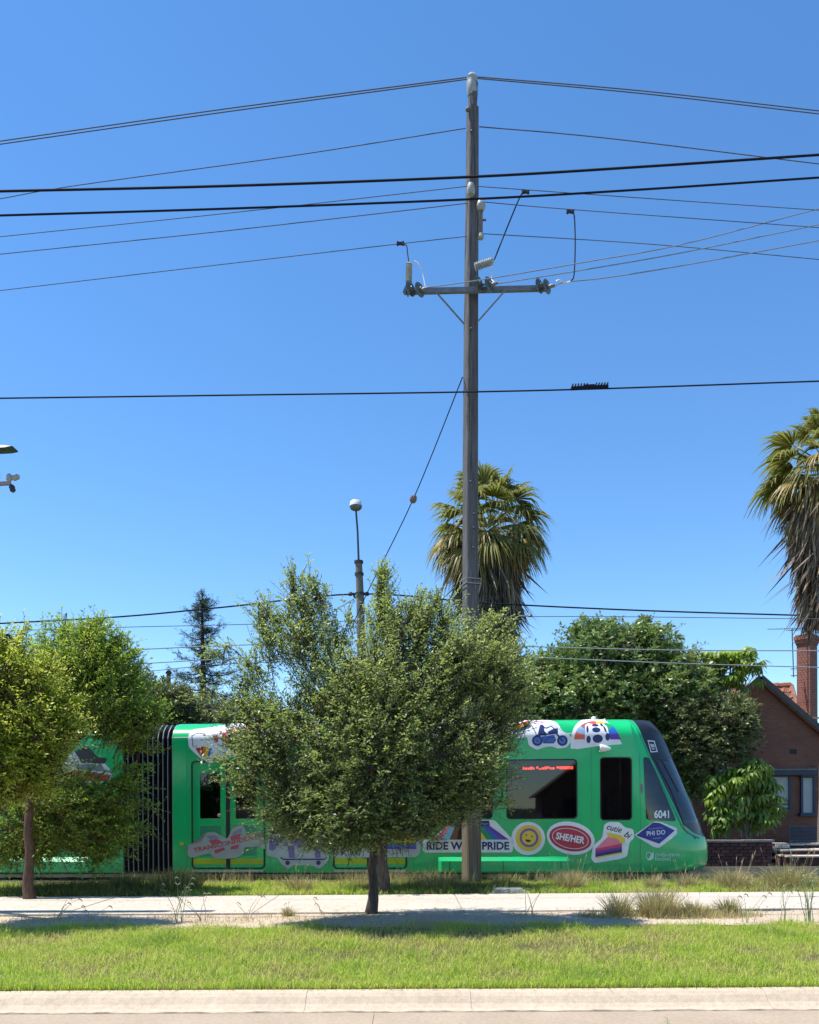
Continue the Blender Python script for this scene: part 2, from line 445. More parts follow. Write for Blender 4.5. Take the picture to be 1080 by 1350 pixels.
M['grass'] = leaf_mat('lawn_grass', [(0.0, (0.55, 0.40, 0.22)), (0.22, (0.58, 0.50, 0.20)), (0.5, (0.50, 0.58, 0.09)), (0.75, (0.38, 0.55, 0.06)), (1.0, (0.16, 0.29, 0.035))], 0.48, 0.5, 0.3, (0.60, 0.74, 0.12))
M['dry_grass'] = leaf_mat('dry_grass', [(0.0, (0.55, 0.45, 0.29)), (0.4, (0.44, 0.37, 0.17)), (0.7, (0.21, 0.22, 0.07)), (1.0, (0.07, 0.09, 0.035))], 0.35, 0.6, 0.2, (0.5, 0.48, 0.14))

def lawn(name, x0, x1, y0, y1, dens, hm, wm, seed, bare=None, bright=0.0, wedge=None):
    n = int((x1 - x0) * (y1 - y0) * dens)
    X = RNG.uniform(x0, x1, n); Y = RNG.uniform(y0, y1, n)
    if wedge: k = np.abs(X) < Y * wedge + 0.9; X, Y = X[k], Y[k]
    nz = vnoise(X, Y, 1.6, seed); n2 = vnoise(X, Y, 5.0, seed + 1)
    keep = RNG.random(len(X)) < np.clip(0.80 + 0.35 * nz + 0.3 * n2, 0.18, 1)
    if bare is not None: keep &= RNG.random(len(X)) > bare(X, Y)
    X, Y, nz, n2 = X[keep], Y[keep], nz[keep], n2[keep]
    n3 = vnoise(X, Y, 9.0, seed + 7)
    H = hm * (0.55 + 0.25 * nz + 0.22 * n2 + 0.30 * n3 + 0.7 * RNG.random(len(X)) ** 2)
    H = np.clip(H, hm * 0.25, hm * 2.4)
    tl = (n3 + n2 * .6 > .75) & (RNG.random(len(X)) < .35); H[tl] *= 1.7
    tint = np.clip(0.50 + bright + 0.16 * (8.6 - Y if y0 < 8 else 0 * Y) * .35 + 0.32 * nz + 0.30 * n2 + 0.2 * n3 + RNG.normal(0, 0.15, len(X)), 0, 1)
    dry = RNG.random(len(X)) < 0.16; tint[dry] = RNG.uniform(0, 0.25, dry.sum())
    me = blades(X, Y, np.zeros_like(X), H, wm * (0.6 + 0.8 * RNG.random(len(X))), 1.5, tint, name, M['grass'])
    o = put(name, me); return tag(o, None, None, None, 'stuff')

def bare_near(x, y):
    e = 10.98 + 0.16 * np.sin(x * 1.3 + 1) + 0.10 * np.sin(x * 4.1) - 0.10 * np.clip(x - 2.5, 0, 3)
    b = np.clip((y - e) * 4 + 0.5, 0, 0.985)
    patch = np.exp(-((x + 0.4) ** 2 / 2.4 + (y - 8.9) ** 2 / 0.35)) * 0.7 + np.exp(-((x - 2.2) ** 2 / 1.2 + (y - 9.3) ** 2 / 0.1)) * 0.5 + np.clip(vnoise(x, y, 3.5, 77) * 1.1 - .4, 0, .65)
    return np.maximum(b, patch)
o = lawn('verge_grass', -9, 9, 7.22, 12.2, 3500, 0.092, 0.0068, 3, bare_near, wedge=0.6)
tag(o, 'bright green unmown lawn grass on the verge beside the concrete kerb', 'grass')
# taller fringe of grass spilling over the kerb
n = 7600
X = RNG.uniform(-7, 7, n); Y = 7.21 + RNG.random(n) ** 2 * 0.22
t_ = np.clip(0.62 + 0.2 * vnoise(X, Y, 3, 12) + RNG.normal(0, 0.12, n), 0, 1)
o = put('kerb_grass', blades(X, Y, np.zeros(n), 0.05 + 0.07 * RNG.random(n), 0.007 + 0 * X, 1.2, t_, 'kerb_grass', M['grass']))
tag(o, 'fringe of fresh green grass hanging over the top edge of the kerb', 'grass', None, 'stuff')
def bare_far(x, y):
    e = np.clip(1 - (y - 14.85 - 0.12 * np.sin(x * 2.2)) * 5, 0, 0.85)
    r = np.clip((x - 6.2) * 0.3, 0, 0.35)
    return np.maximum(e, r)
o = lawn('trackside_grass', -10.5, 10.5, 14.75, 17.2, 1900, 0.125, 0.011, 8, bare_far, 0.02, wedge=0.55)
tag(o, 'rough green grass between the footpath and the tram track', 'grass')
n = 9000
X = RNG.uniform(-6, 6.6, n); Y = RNG.uniform(16.3, 17.3, n)
k = vnoise(X, Y, 2.2, 31) + RNG.normal(0, .3, n) > 0.1; X, Y = X[k], Y[k]; n = len(X)
t_ = np.clip(0.3 + RNG.normal(0, 0.2, n), 0, 1)
o = put('tall_grass', blades(X, Y, np.zeros(n), 0.18 + 0.26 * RNG.random(n) ** 1.5, 0.007 + 0 * X, 0.7, t_, 'tall_grass', M['dry_grass']))
tag(o, 'wispy tall grass stems growing along the foot of the green tram', 'grass', None, 'stuff')
# sparse grass and litter on the dirt strip
n = 4200
X = RNG.uniform(-7, 7, n); Y = RNG.uniform(11.0, 12.3, n)
k = vnoise(X, Y, 4.0, 41) > 0.35; X, Y = X[k], Y[k]; n = len(X)
t_ = np.clip(0.25 + RNG.normal(0, 0.22, n), 0, 1)
o = put('sparse_grass', blades(X, Y, np.zeros(n), 0.03 + 0.09 * RNG.random(n) ** 2, 0.006 + 0 * X, 1.1, t_, 'sparse_grass', M['dry_grass']))
tag(o, 'thin straw coloured grass scattered over the bare dirt beside the footpath', 'grass', None, 'stuff')

# fallen leaves and small clods
n = 2600
X = RNG.uniform(-6.5, 6.5, n); Y = np.where(RNG.random(n) < .6, RNG.uniform(10.9, 12.6, n), RNG.uniform(7.3, 14.6, n)); s = RNG.uniform(0.006, 0.018, n)
a = RNG.uniform(0, 6.28, n); Z = np.where(Y > path_y(X, 0), 0.042, 0.02)
V = np.stack([np.stack([X + np.cos(a + q) * s, Y + np.sin(a + q) * s * .8, Z + RNG.uniform(-.004, .008, n)], 1) for q in (0, 1.4, 3.14, 4.5)], 1)
o = put('leaf_litter', np_mesh('leaf_litter', V.reshape(-1, 3), np.arange(4 * n).reshape(n, 4), M['dry_grass'], RNG.uniform(0, .8, n)))
tag(o, 'small dry fallen leaves scattered on the dirt strip and footpath', 'leaf litter', None, 'stuff')

def patch_grass(name, label, cx, cy, rx, ry, n, h0, h1, t0, w=.008):
    a = RNG.uniform(0, 6.28, n); r = RNG.random(n) ** .55
    X = cx + np.cos(a) * r * rx; Y = cy + np.sin(a) * r * ry
    k = vnoise(X, Y, 3.2, int(abs(cx) * 10)) + RNG.normal(0, .4, n) > -.35; X, Y = X[k], Y[k]; n = len(X)
    H = (h0 + (h1 - h0) * RNG.random(n) ** 1.4) * (1 - .45 * r[k])
    t = np.clip(t0 + .22 * vnoise(X, Y, 4, 5) + RNG.normal(0, .2, n), 0, 1)
    o = put(name, blades(X, Y, np.zeros(n), H, w + 0 * X, .9, t, name, M['dry_grass'])); tag(o, label, 'grass', None, 'stuff')
patch_grass('dry_grass', 'broad patch of dry golden weeds in front of the path below the tram nose', 3.75, 11.85, 1.35, .38, 3600, .08, .30, .25)
patch_grass('dry_grass', 'straw coloured weeds filling the ground behind the path at the far right', 7.2, 15.7, 1.9, .8, 5200, .12, .46, .42)
patch_grass('tall_grass', 'dark tall grass behind the path under the left trees', -5.9, 15.5, 2.2, .75, 9000, .18, .46, .88)
patch_grass('tall_grass', 'dark tall grass around the second trunk and the foot of the power pole', .75, 15.6, 2.2, .65, 8000, .10, .34, .88)
patch_grass('dry_grass', 'scattered short weeds on the dirt left of the central trunk', -3.4, 11.6, 2.6, .5, 900, .04, .14, .35)

def tuft(px, py, d, r, h, nb, dry, label, name='grass_tuft', group='grass tufts along the footpath', lean=0.75, w=0.009, seedh=0.0):
    base = P(px, py, d); base.z = 0.0
    rr = r * RNG.random(nb) ** .7; a = RNG.uniform(0, 6.28, nb)
    X, Y = np.cos(a) * rr * 0.55, np.sin(a) * rr * 0.4
    H = h * (0.25 + 0.85 * RNG.random(nb)); W = w * (0.6 + 0.8 * RNG.random(nb))
    out = np.stack([np.cos(a), np.sin(a)], 1) * (lean * rr / r * (0.4 + 0.8 * RNG.random(nb)))[:, None] + RNG.normal(0, .22, (nb, 2))
    b = np.stack([X, Y, np.zeros(nb)], 1); sa = RNG.uniform(0, 6.28, nb)
    side = np.stack([np.cos(sa) * W / 2, np.sin(sa) * W / 2, 0 * W], 1)
    def at(t): return b + np.stack([out[:, 0] * H * t ** 1.6, out[:, 1] * H * t ** 1.6, H * (t - 0.25 * t ** 3 * np.hypot(out[:, 0], out[:, 1]))], 1)
    V = np.stack([at(0) - side, at(0) + side, at(.4) - side, at(.4) + side, at(.75) - side * .7, at(.75) + side * .7, at(1.0)], 1)
    i = np.arange(nb)[:, None] * 7
    Fq = np.concatenate([i + np.array([[p, q, s]]) for p, q, s in ((0, 1, 3), (0, 3, 2), (2, 3, 5), (2, 5, 4), (4, 5, 6))], 0)
    t = np.clip(dry * .8 + RNG.normal(0, .26, nb), 0, 1)
    o = thing(name, label, 'grass', base, group)
    put('blades', np_mesh('blades', V.reshape(-1, 3), Fq, M['dry_grass'], np.tile(t, 5)), o)
    if seedh:
        m = MB()
        for _ in range(int(nb * 0.012) + 1):
            a = random.uniform(0, 6.28); q = random.random() * r * .5
            p0 = Vector((math.cos(a) * q, math.sin(a) * q, 0)); L = h * random.uniform(1.0, 1.5)
            e = Vector((math.cos(a) * L * .3, math.sin(a) * L * .3, L))
            m.tube([p0, p0 + e * .5 + Vector((0, 0, .03)), p0 + e], [.003, .0022, .0016], 3)
            m.tube([p0 + e, p0 + e * 1.07, p0 + e * 1.16], [.002, .007, .001], 4)
        m.build('seed_heads', M['straw'], o, local=True)
    return o
M['straw'] = plain('straw', (0.33, 0.27, 0.16), 0.8)
TL = [
 (232, 1180, 15.6, .80, .50, 900, .85, 'wide dark grass clump below the concertina joint of the tram'),
 (165, 1178, 15.9, .50, .42, 400, .75, 'smaller dark grass clump just left of the concertina joint'),
 (395, 1179, 15.7, .42, .33, 360, .45, 'olive grass clump left of the central tree trunk, behind the path'),
 (578, 1180, 15.6, .75, .36, 760, .70, 'spreading grass clump at the left foot of the tall power pole'),
 (668, 1172, 16.3, .50, .30, 420, .65, 'low grass clump at the right foot of the tall power pole'),
 (752, 1179, 15.5, .40, .44, 520, .22, 'brown dry grass clump below the pink cake sticker'),
 (862, 1178, 15.6, .22, .34, 170, .25, 'thin straw tuft on the far edge of the path below the tram cab'),
 (906, 1176, 15.8, .30, .34, 240, .30, 'dry tuft on the far edge of the path right under the tram nose tip'),
 (968, 1178, 15.5, .42, .46, 520, .30, 'grey brown dry clump right of the tram nose behind the path'),
 (1040, 1178, 15.6, .70, .50, 760, .55, 'large green and straw clump at the far right behind the path'),
 (815, 1214, 11.9, .26, .38, 260, .50, 'first of the tufts growing in front of the path, right of the tree shadow'),
 (868, 1216, 11.8, .44, .46, 560, .38, 'biggest golden tuft in front of the path below the tram nose'),
 (915, 1215, 11.8, .24, .26, 200, .50, 'short tuft just right of the biggest golden tuft'),
 (960, 1213, 11.9, .20, .30, 200, .75, 'upright green tuft on bare dirt in front of the path at right'),
 (380, 1208, 12.1, .17, .16, 110, .35, 'tiny dry tuft touching the near path edge left of the central tree'),
]
for i, (a, b_, d, r, h, nb, dr, lb) in enumerate(TL):
    tuft(a, b_, d, r, h, int(nb * 1.7), dr, lb, w=.0075, seedh=(1 if dr < .6 else 0))

def weed(px, py, d, h, n, label, col='straw', spread=.35, leaves=0):
    base = P(px, py, d); base.z = 0
    o = thing('weed', label, 'weed', base, 'tall weeds beside the footpath')
    for i in range(n):
        m = MB(); a = random.uniform(0, 6.28); s = random.uniform(.2, 1) * spread
        p = [Vector((random.gauss(0, .04), random.gauss(0, .03), 0))]
        L = h * random.uniform(.7, 1.1)
        for k in range(1, 7):
            t = k / 6
            p.append(p[0] + Vector((math.cos(a) * s * t ** 1.5 + random.gauss(0, .006), math.sin(a) * s * .6 * t ** 1.5, L * (t - .06 * t * t))))
        m.tube(p, [.006, .005, .0045, .004, .003, .0025, .0015], 4)
        e = p[-1]
        m.tube([e, e + Vector((.02, 0, .015)), e + Vector((.045, 0, .005)), e + Vector((.065, 0, -.03))], [.003, .009, .008, .002], 5)
        for k in range(leaves):
            q = p[random.randint(2, 6)]; b2 = random.uniform(0, 6.28)
            e2 = Vector((math.cos(b2), math.sin(b2) * .6, random.uniform(.1, .9))) * random.uniform(.05, .11)
            sd = Vector((-e2.y, e2.x, 0)).normalized() * .008
            m.add([q, q + e2 * .5 + sd, q + e2, q + e2 * .5 - sd], [(0, 1, 2, 3)])
        m.build('stem', M[col], o, local=True)
    return o
M['weed_green'] = plain('weed_green', (0.20, 0.26, 0.12), 0.7)
weed(233, 1222, 11.4, .62, 5, 'branching pale green weed in front of the dark clump by the concertina joint', 'weed_green', .32, 7)
weed(268, 1218, 11.6, .42, 4, 'hooked grey weed stems just right of the branching pale weed')
weed(330, 1214, 11.8, .36, 3, 'sparse dry stems in front of the path, left third of the picture')
weed(75, 1216, 11.7, .30, 3, 'thin dry stems near the left edge by the tree shadow')
weed(430, 1210, 12.1, .26, 2, 'two thin stems leaning over the near path edge, left of the central trunk')
weed(700, 1212, 12.0, .40, 5, 'fine upright stems in the shadow right of the power pole')
weed(985, 1226, 11.1, .55, 4, 'tall dark stems crossing the path at right', 'weed_green', .22)
weed(1030, 1224, 11.2, .58, 5, 'slanting stems crossing the path close to the right edge', 'weed_green', .3)
weed(1066, 1226, 11.1, .72, 11, 'dense grey green weed clump at the right edge of the picture', 'weed_green', .25, 3)
weed(122, 1218, 11.6, .22, 3, 'short broken stems on the dirt below the left trees')

# little weed in the road joint
wb = P(880, 1362, 5.95); wb.z = -0.1
wo = thing('weed', 'small leafy grey green weed sprouting from the concrete road at the bottom', 'weed', wb)
m = MB(); m.tube([(0, 0, 0), (.004, 0, .05), (-.003, 0, .11), (.004, 0, .16)], [.004, .0035, .003, .001], 5)
m.build('stem', M['weed_green'], wo, local=True)
for k in range(13):
    m = MB(); z = .025 + k * .0105; a = k * 2.4; e = Vector((math.cos(a), math.sin(a), .7)) * .033; sd = Vector((-math.sin(a), math.cos(a), 0)) * .006
    q = Vector((0, 0, z)); m.add([q, q + e * .5 + sd, q + e, q + e * .5 - sd], [(0, 1, 2, 3)]); m.build('leaf', M['weed_green'], wo, local=True)

# grey pit cover by the path
sb = P(672, 1181, 14.95); sb.z = 0
so_ = thing('stone', 'flat grey stone block half hidden in grass right of the power pole', 'stone', sb)
m = MB(); m.add([(-.36, -.14, -.02), (.38, -.13, -.02), (.36, .14, -.02), (-.34, .15, -.02), (-.30, -.10, .11), (.2, -.10, .12), (.22, .10, .12), (-.28, .11, .12)],
    [(0, 1, 5, 4), (1, 2, 6, 5), (2, 3, 7, 6), (3, 0, 4, 7), (4, 5, 6, 7), (0, 3, 2, 1)])
m.build('block', plain('grey_stone', (0.22, 0.23, 0.23), .9, var=.35, bump=.6), so_, local=True, bevel=0.02)
# ------------------------------------------------------------------ the tram
YAW = -0.055
T0 = P(228, 1100, 18.2); T0.z = 0.0
tram = thing('tram', 'long low floor tram painted bright green and covered in large festival stickers', 'tram', T0)
tram.rotation_euler = (0, 0, YAW)
TM = Matrix.Translation(T0) @ Matrix.Rotation(YAW, 4, 'Z'); TI = TM.inverted()
TIR = TI.to_3x3()
EYEP = TI @ Vector((0, 0, EYE))
def T(px, py, off=0.0):
    d = TIR @ (P(px, py, 10.0) - Vector((0, 0, EYE)))
    t = (off - EYEP.y) / d.y
    p = EYEP + d * t
    return p.x, p.z
WID = 2.65
INS = [(0.05, .05), (0.15, .012), (0.30, 0.0), (3.14, 0.0), (3.17, .005), (3.22, .022), (3.27, .05), (3.32, .09), (3.36, .135), (3.40, .19), (3.43, .24), (3.46, .30), (3.48, .355), (3.50, .43), (3.515, .51), (3.527, .60), (3.535, .69), (3.545, .85)]
def inset(z):
    for (a, i), (b, j) in zip(INS[:-1], INS[1:]):
        if z <= b: return i + (j - i) * max(0, (z - a) / (b - a))
    return INS[-1][1]
XT = [T(x, y, .9) for x, y in ((838, 942), (851, 944.5), (861, 949), (873, 965), (881, 981), (889, 1000), (899, 1022), (908, 1044), (917, 1063), (924, 1081), (929, 1099), (934, 1106), (935.5, 1118), (935, 1137), (930, 1143), (915, 1147), (890, 1152))]
XT = sorted([(z, x) for x, z in XT])
def interp(tab, z):
    if z <= tab[0][0]: return tab[0][1]
    for (a, i), (b, j) in zip(tab[:-1], tab[1:]):
        if z <= b: return i + (j - i) * (z - a) / (b - a)
    return tab[-1][1]
NL = 1.55
def nose_y(x, z):
    xt = interp(XT, z); t = (x - (xt - NL)) / NL
    if t <= 0: return inset(z)
    t = min(t, 1.0); g = 1 - (1 - t ** 2.5) ** (1 / 2.5)
    return inset(z) + (WID / 2 - inset(z)) * g
def surf(x, z): return nose_y(x, z)
XB = sorted([(z, x) for x, z in (T(835, 943, .3), T(847, 971, .12), T(858, 998, .12), T(880, 1044, .15), T(901, 1088, .2), T(914, 1098, .3), T(929, 1104, .55))])

def hole(x0, y0, x1, y1):
    ax, az = T(x0, y0); bx, bz = T(x1, y1)
    return ax, min(az, bz), bx, max(az, bz)
HOLES = {'door_a1': hole(263, 1018, 291.5, 1080), 'door_a2': hole(310, 1018, 338.5, 1080),
         'win_a': hole(360, 1002, 430, 1080),
         'door_b1': hole(448, 1018, 477, 1080), 'door_b2': hole(496, 1018, 525, 1080),
         'win_b': hole(556, 1002, 650, 1080), 'win_c': hole(667, 1001, 762, 1080), 'win_d': hole(790.5, 998, 834, 1082)}

def shell(name, x0, nose, holes, x_end=None, mats=None):
    zs = [0.17, 0.22, 0.30]
    z = 0.42
    while z < 3.14: zs.append(z); z += 0.16
    zs += [3.14, 3.17, 3.22, 3.27, 3.32, 3.36, 3.40, 3.43, 3.46, 3.48, 3.50, 3.515, 3.527, 3.535, 3.541, 3.545]
    for h in holes: zs += [h[1], h[3]]
    zs += [z_ for z_, _ in XB]
    zs = sorted(set(round(q, 4) for q in zs if q <= 3.545)); zs = [q for i, q in enumerate(zs) if i == 0 or q - zs[i - 1] > 0.006 or any(abs(q - h[k]) < .0002 for h in holes for k in (1, 3))]
    xs = [x0]
    for h in holes: xs += [h[0], h[2]]
    if not nose: xs.append(x_end)
    xs = sorted(set(round(x, 4) for x in xs))
    full = [xs[0]]
    for a, b in zip(xs[:-1], xs[1:]):
        k = max(1, int((b - a) / 0.6))
        full += [a + (b - a) * i / k for i in range(1, k + 1)]
    xs = full
    rows, isn = [], len(xs)
    for z in zs:
        r = [(x, inset(z)) for x in xs]
        if nose:
            xb, xt = interp(XB, z), interp(XT, z)
            if xb > xt - .04: xb = xt - .04
            for k in range(1, 5): x = xs[-1] + (xb - xs[-1]) * k / 4; r.append((x, surf(x, z)))
            for k in range(1, 13):
                t = k / 12; x = xb + (xt - xb) * math.sin(t * math.pi / 2); r.append((x, surf(x, z) if k < 12 else WID / 2))
            r += [(x, WID - y) for x, y in r[-2::-1]]
        else: r += [(x, WID - y) for x, y in r[::-1]]
        rows.append(r)
    m = MB(); n = len(rows[0])
    for r, z in zip(rows, zs): m.v += [Vector((x, y, z)) for x, y in r]
    zb0, zwin = XB[0][0], T(870, 1000)[1]
    for i in range(len(zs) - 1):
        zc = (zs[i] + zs[i + 1]) / 2
        for j in range(n):
            j2 = (j + 1) % n
            if not nose or j < isn - 1:
                if j < isn - 1:
                    xc = (xs[j] + xs[j + 1]) / 2
                    if any(h[0] < xc < h[2] and h[1] < zc < h[3] for h in holes): continue
            blk = nose and isn + 3 <= j < n - isn - 4 and zc > zb0
            m.f.append([i * n + j, i * n + j2, (i + 1) * n + j2, (i + 1) * n + j])
            m.m.append((2 if zc < zwin - .02 and zc > T(900, 1086)[1] else 1) if blk else 0)
    m.f.append([(len(zs) - 1) * n + j for j in range(n)]); m.m.append(0)
    m.f.append([j for j in range(n)][::-1]); m.m.append(1)
    return m.build(name, mats, tram, smooth=True, local=True)

M['screen'] = plain('windscreen_dark_glass', (0.016, 0.02, 0.028), 0.06, var=0.2, spec=0.7)
body = shell('body', 0.0, True, list(HOLES.values()), mats=[M['tram_green'], M['tram_black'], M['screen']])
xr = T(162, 1080)[0]
rear = shell('body', -9.0, False, [hole(20, 1002, 92, 1080)], x_end=xr, mats=[M['tram_green'], M['tram_black'], M['screen']])
rear['label'] = 'green rear section of the tram left of the concertina joint'
body['label'] = 'green front section of the tram with the driver cab'

def rrect(x0, z0, x1, z1, r, k=5):
    p = []
    for cx, cz, a0 in ((x1 - r, z1 - r, 0), (x0 + r, z1 - r, 90), (x0 + r, z0 + r, 180), (x1 - r, z0 + r, 270)):
        p += [(cx + r * math.cos(R(a0 + 90 * i / k)), cz + r * math.sin(R(a0 + 90 * i / k))) for i in range(k + 1)]
    return p
def ring(m, outer, inner, yo, yi):
    n = len(outer)
    return m.add([(x, yo, z) for x, z in outer] + [(x, yi, z) for x, z in inner], [(i, (i + 1) % n, n + (i + 1) % n, n + i) for i in range(n)])

def window(h, door=False, r=.085):
    x0, z0, x1, z1 = h; e = .02
    w = MB(); k = 5
    inn = rrect(x0 + .004, z0 + .004, x1 - .004, z1 - .004, r, k)
    cor = [(x1 + e, z1 + e), (x0 - e, z1 + e), (x0 - e, z0 - e), (x1 + e, z0 - e)]
    out = []
    for i, (x, z) in enumerate(inn): out.append(cor[i // (k + 1)])
    w.cm = 0; ring(w, out, inn, -.003, -.0035)
    w.cm = 1; inn2 = rrect(x0 + .03, z0 + .03, x1 - .03, z1 - .03, r * .8, k)
    ring(w, inn, inn2, -.0035, -.006); ring(w, inn2, inn2, -.006, .03)
    wo_ = w.build('window_frame', [M['tram_green'], M['rubber']], body, local=True)
    g = MB(); g.add([(x, .012, z) for x, z in inn2], [tuple(range(len(inn2)))])
    g.build('pane', M['glass'], wo_, local=True)
    return wo_
for k in ('win_a', 'win_b', 'win_c', 'win_d'): window(HOLES[k])
wr = window(hole(20, 1002, 92, 1080)); wr.parent = rear

# floor, lining, seats
m = MB()
xe = T(850, 1080)[0]
m.box((xe / 2 + .05, WID / 2, .42), (xe - .2, WID - .2, .04))
m.box((xe / 2 + .05, WID - .12, 1.75), (xe - .2, .03, 2.6)); m.box((xe / 2 + .05, WID / 2, 3.1), (xe - .2, WID - .24, .03))
m.box((xe + .02, WID / 2, 1.7), (.04, WID - .5, 2.6)); m.box((T(776, 1000)[0], WID / 2, 1.5), (.05, WID - .5, 2.0))
m.build('interior_lining', M['tram_grey'], body, local=True)
for px in (372, 415, 570, 600, 640, 682, 712, 745):
    x = T(px, 1080)[0]
    m = MB(); m.box((x, .55, .82), (.42, .85, .09)); m.box((x - .2, .55, 1.18), (.08, .85, .62), Matrix.Rotation(-.1, 3, 'Y')); m.box((x, .5, .6), (.1, .1, .36))
    m.build('seat', M['seat'], body, local=True, bevel=0.02)
m = MB(); x = T(812, 1060)[0]
m.box((x, .9, 1.55), (.12, .5, .75)); m.box((x + .1, .9, 1.15), (.5, .5, .12)); m.box((x, .9, .8), (.12, .12, .7)); m.build('driver_seat', M['rubber'], body, local=True, bevel=.03)
# red destination letters behind the glass
em = N('red_led'); em.b.inputs['Base Color'].default_value = (.1, 0, 0, 1); em.b.inputs['Emission Color'].default_value = (1, .06, .03, 1); em.b.inputs['Emission Strength'].default_value = 5
m = MB(); x, (xe2, zz) = T(690, 1012)[0], T(754, 1012)
while x < xe2:
    w = random.choice((.03, .04, .05))
    for q in range(3):
        if random.random() < .8: m.box((x + w / 2, .10, zz - .02 + q * .02), (w, .01, .013))
    x += w + random.choice((.012, .012, .045))
m.build('destination_display', em.m, body, local=True)
m = MB(); m.box((T(722, 1012)[0], .14, zz), (1.25, .05, .13)); m.build('display_housing', M['rubber'], body, local=True)

# doors
def door(x0, x1, ym, a, b, body_):
    fx0, fz1 = T(x0, 1003); fx1, fz0 = T(x1, 1146)
    m = MB(); o = rrect(fx0, fz0, fx1, fz1, .10, 5); i = rrect(fx0 + .035, fz0 + .035, fx1 - .035, fz1 - .035, .075, 5)
    ring(m, o, i, -.008, -.010); ring(m, i, i, -.010, .0); ring(m, o, o, 0, -.008)
    fr = m.build('door_frame', M['rubber'], body_, local=True)
    xm = T(ym, 1080)[0]
    m = MB(); m.box((xm, -.006, (fz0 + fz1) / 2), (.085, .02, fz1 - fz0 - .05)); m.box((xm, -.010, T(300, 1127)[1]), (.24, .016, .17))
    m.build('door_seal', M['rubber'], fr, local=True)
    m = MB(); m.box(((fx0 + fx1) / 2, -.05, fz0 - .05), (fx1 - fx0 - .05, .1, .03)); m.build('door_step', M['steel'], fr, local=True)
    for s, h in ((0, a), (1, b)):
        lx0, lx1 = (fx0 + .045, xm - .05) if s == 0 else (xm + .05, fx1 - .045)
        d = MB(); e = .02
        g_i = rrect(h[0] + .01, h[1] + .01, h[2] - .01, h[3] - .01, .03, 5)
        out = [((lx1, fz1 - .05), (lx0, fz1 - .05), (lx0, fz0 + .05), (lx1, fz0 + .05))[i // 6] for i in range(24)]
        ring(d, out, g_i, -.004, -.004); d.cm = 1; ring(d, g_i, rrect(h[0] + .018, h[1] + .018, h[2] - .018, h[3] - .018, .03, 5), -.004, .02)
        lf = d.build('door_leaf', [M['tram_green'], M['rubber']], body_, local=True)
        gi = rrect(h[0] + .012, h[1] + .012, h[2] - .012, h[3] - .012, .03, 5)
        g = MB(); g.add([(x, .008, z) for x, z in gi], [tuple(range(24))]); g.build('pane', M['glass'], lf, local=True)
        z0, z1 = T(300, 1139.5)[1], T(300, 1132)[1]
        g = MB(); g.box(((lx0 + lx1) / 2, -.006, (z0 + z1) / 2), (lx1 - lx0, .008, z1 - z0)); g.build('lime_stripe', M['lime'], lf, local=True)
        z0, z1 = T(300, 1128)[1], T(300, 1088)[1]
        g = MB(); g.box(((h[0] + h[2]) / 2, -.0045, (z0 + z1) / 2), (h[2] - h[0], .004, z1 - z0)); g.build('kick_panel', M['tram_panel'], lf, local=True, bevel=.002)
door(252, 350, 300.8, HOLES['door_a1'], HOLES['door_a2'], body)
door(438.5, 537, 486.5, HOLES['door_b1'], HOLES['door_b2'], body)

# bogie skirts with the bright ledge, panel seams
def skirt(x0, x1, par):
    a, b = T(x0, 1135)[0], T(x1, 1135)[0]
    z0, zt = .17, T(680, 1129)[1]; zl = T(680, 1135)[1]
    m = MB(); pr = [(.0, zt), (-.085, zl), (-.085, z0 + .03), (-.06, z0), (.0, z0)]
    c = .07
    m.add([(a, y * .3, z) for y, z in pr] + [(a + c, y, z) for y, z in pr] + [(b - c, y, z) for y, z in pr] + [(b, y * .3, z) for y, z in pr],
          [(0, 1, 2, 3, 4), (19, 18, 17, 16, 15)] + [(k * 5 + i, k * 5 + i + 1, k * 5 + 6 + i, k * 5 + 5 + i) for k in range(3) for i in range(4)])
    o = m.build('bogie_skirt', M['tram_green'], par, local=True)
    s = MB()
    for px in [x0 + 15, x0 + 85, x1 - 13]: s.box((T(px, 1140)[0], -.086, (z0 + zl) / 2), (.012, .004, zl - z0))
    s.build('panel_gap', M['rubber'], o, local=True)
skirt(578, 752, body); skirt(-60, 122, rear)
m = MB()
def strip(m, x0, x1, z, w=.012, off=.003):
    k = max(2, int((x1 - x0) / .3))
    for i in range(k):
        a, b = x0 + (x1 - x0) * i / k, x0 + (x1 - x0) * (i + 1) / k
        m.add([(x, surf(x, zz) - off, zz) for x, zz in ((a, z - w / 2), (b, z - w / 2), (b, z + w / 2), (a, z + w / 2))], [(0, 1, 2, 3)])
zs_ = T(500, 969.5)[1]
strip(m, .03, T(836, 969)[0], zs_, .014)
m.build('roof_trim', M['white_plastic'], body, local=True)
m = MB(); zc = T(700, 1084)[1]
for px, ya, yb in ((780, 945, 1148), (844, 1000, 1148)):
    x = T(px, 1000)[0]; z = T(px, yb)[1]
    while z < T(px, ya)[1]:
        m.add([(x + i * .004, surf(x, min(3.54, z + k)) - .003, min(3.54, z + k)) for i, k in ((-1, 0), (1, 0), (1, .1), (-1, .1))], [(0, 1, 2, 3)]); z += .1
for px in (246, 356, 433.5, 545, 658.5):
    x = T(px, 1000)[0]; z = .2
    while z < T(px, 972)[1]:
        if not (T(px, 1003)[1] > z > T(px, 1080)[1] and False): m.add([(x + i * .003, surf(x, z + k) - .0022, z + k) for i, k in ((-1, 0), (1, 0), (1, .1), (-1, .1))], [(0, 1, 2, 3)])
        z += .1
strip(m, .03, T(250, 1090)[0], T(240, 1134)[1], .008, .0022); strip(m, T(764, 1090)[0], T(845, 1090)[0], T(800, 1141)[1], .008, .0022)
m.build('panel_gap', M['tram_panel'], body, local=True)

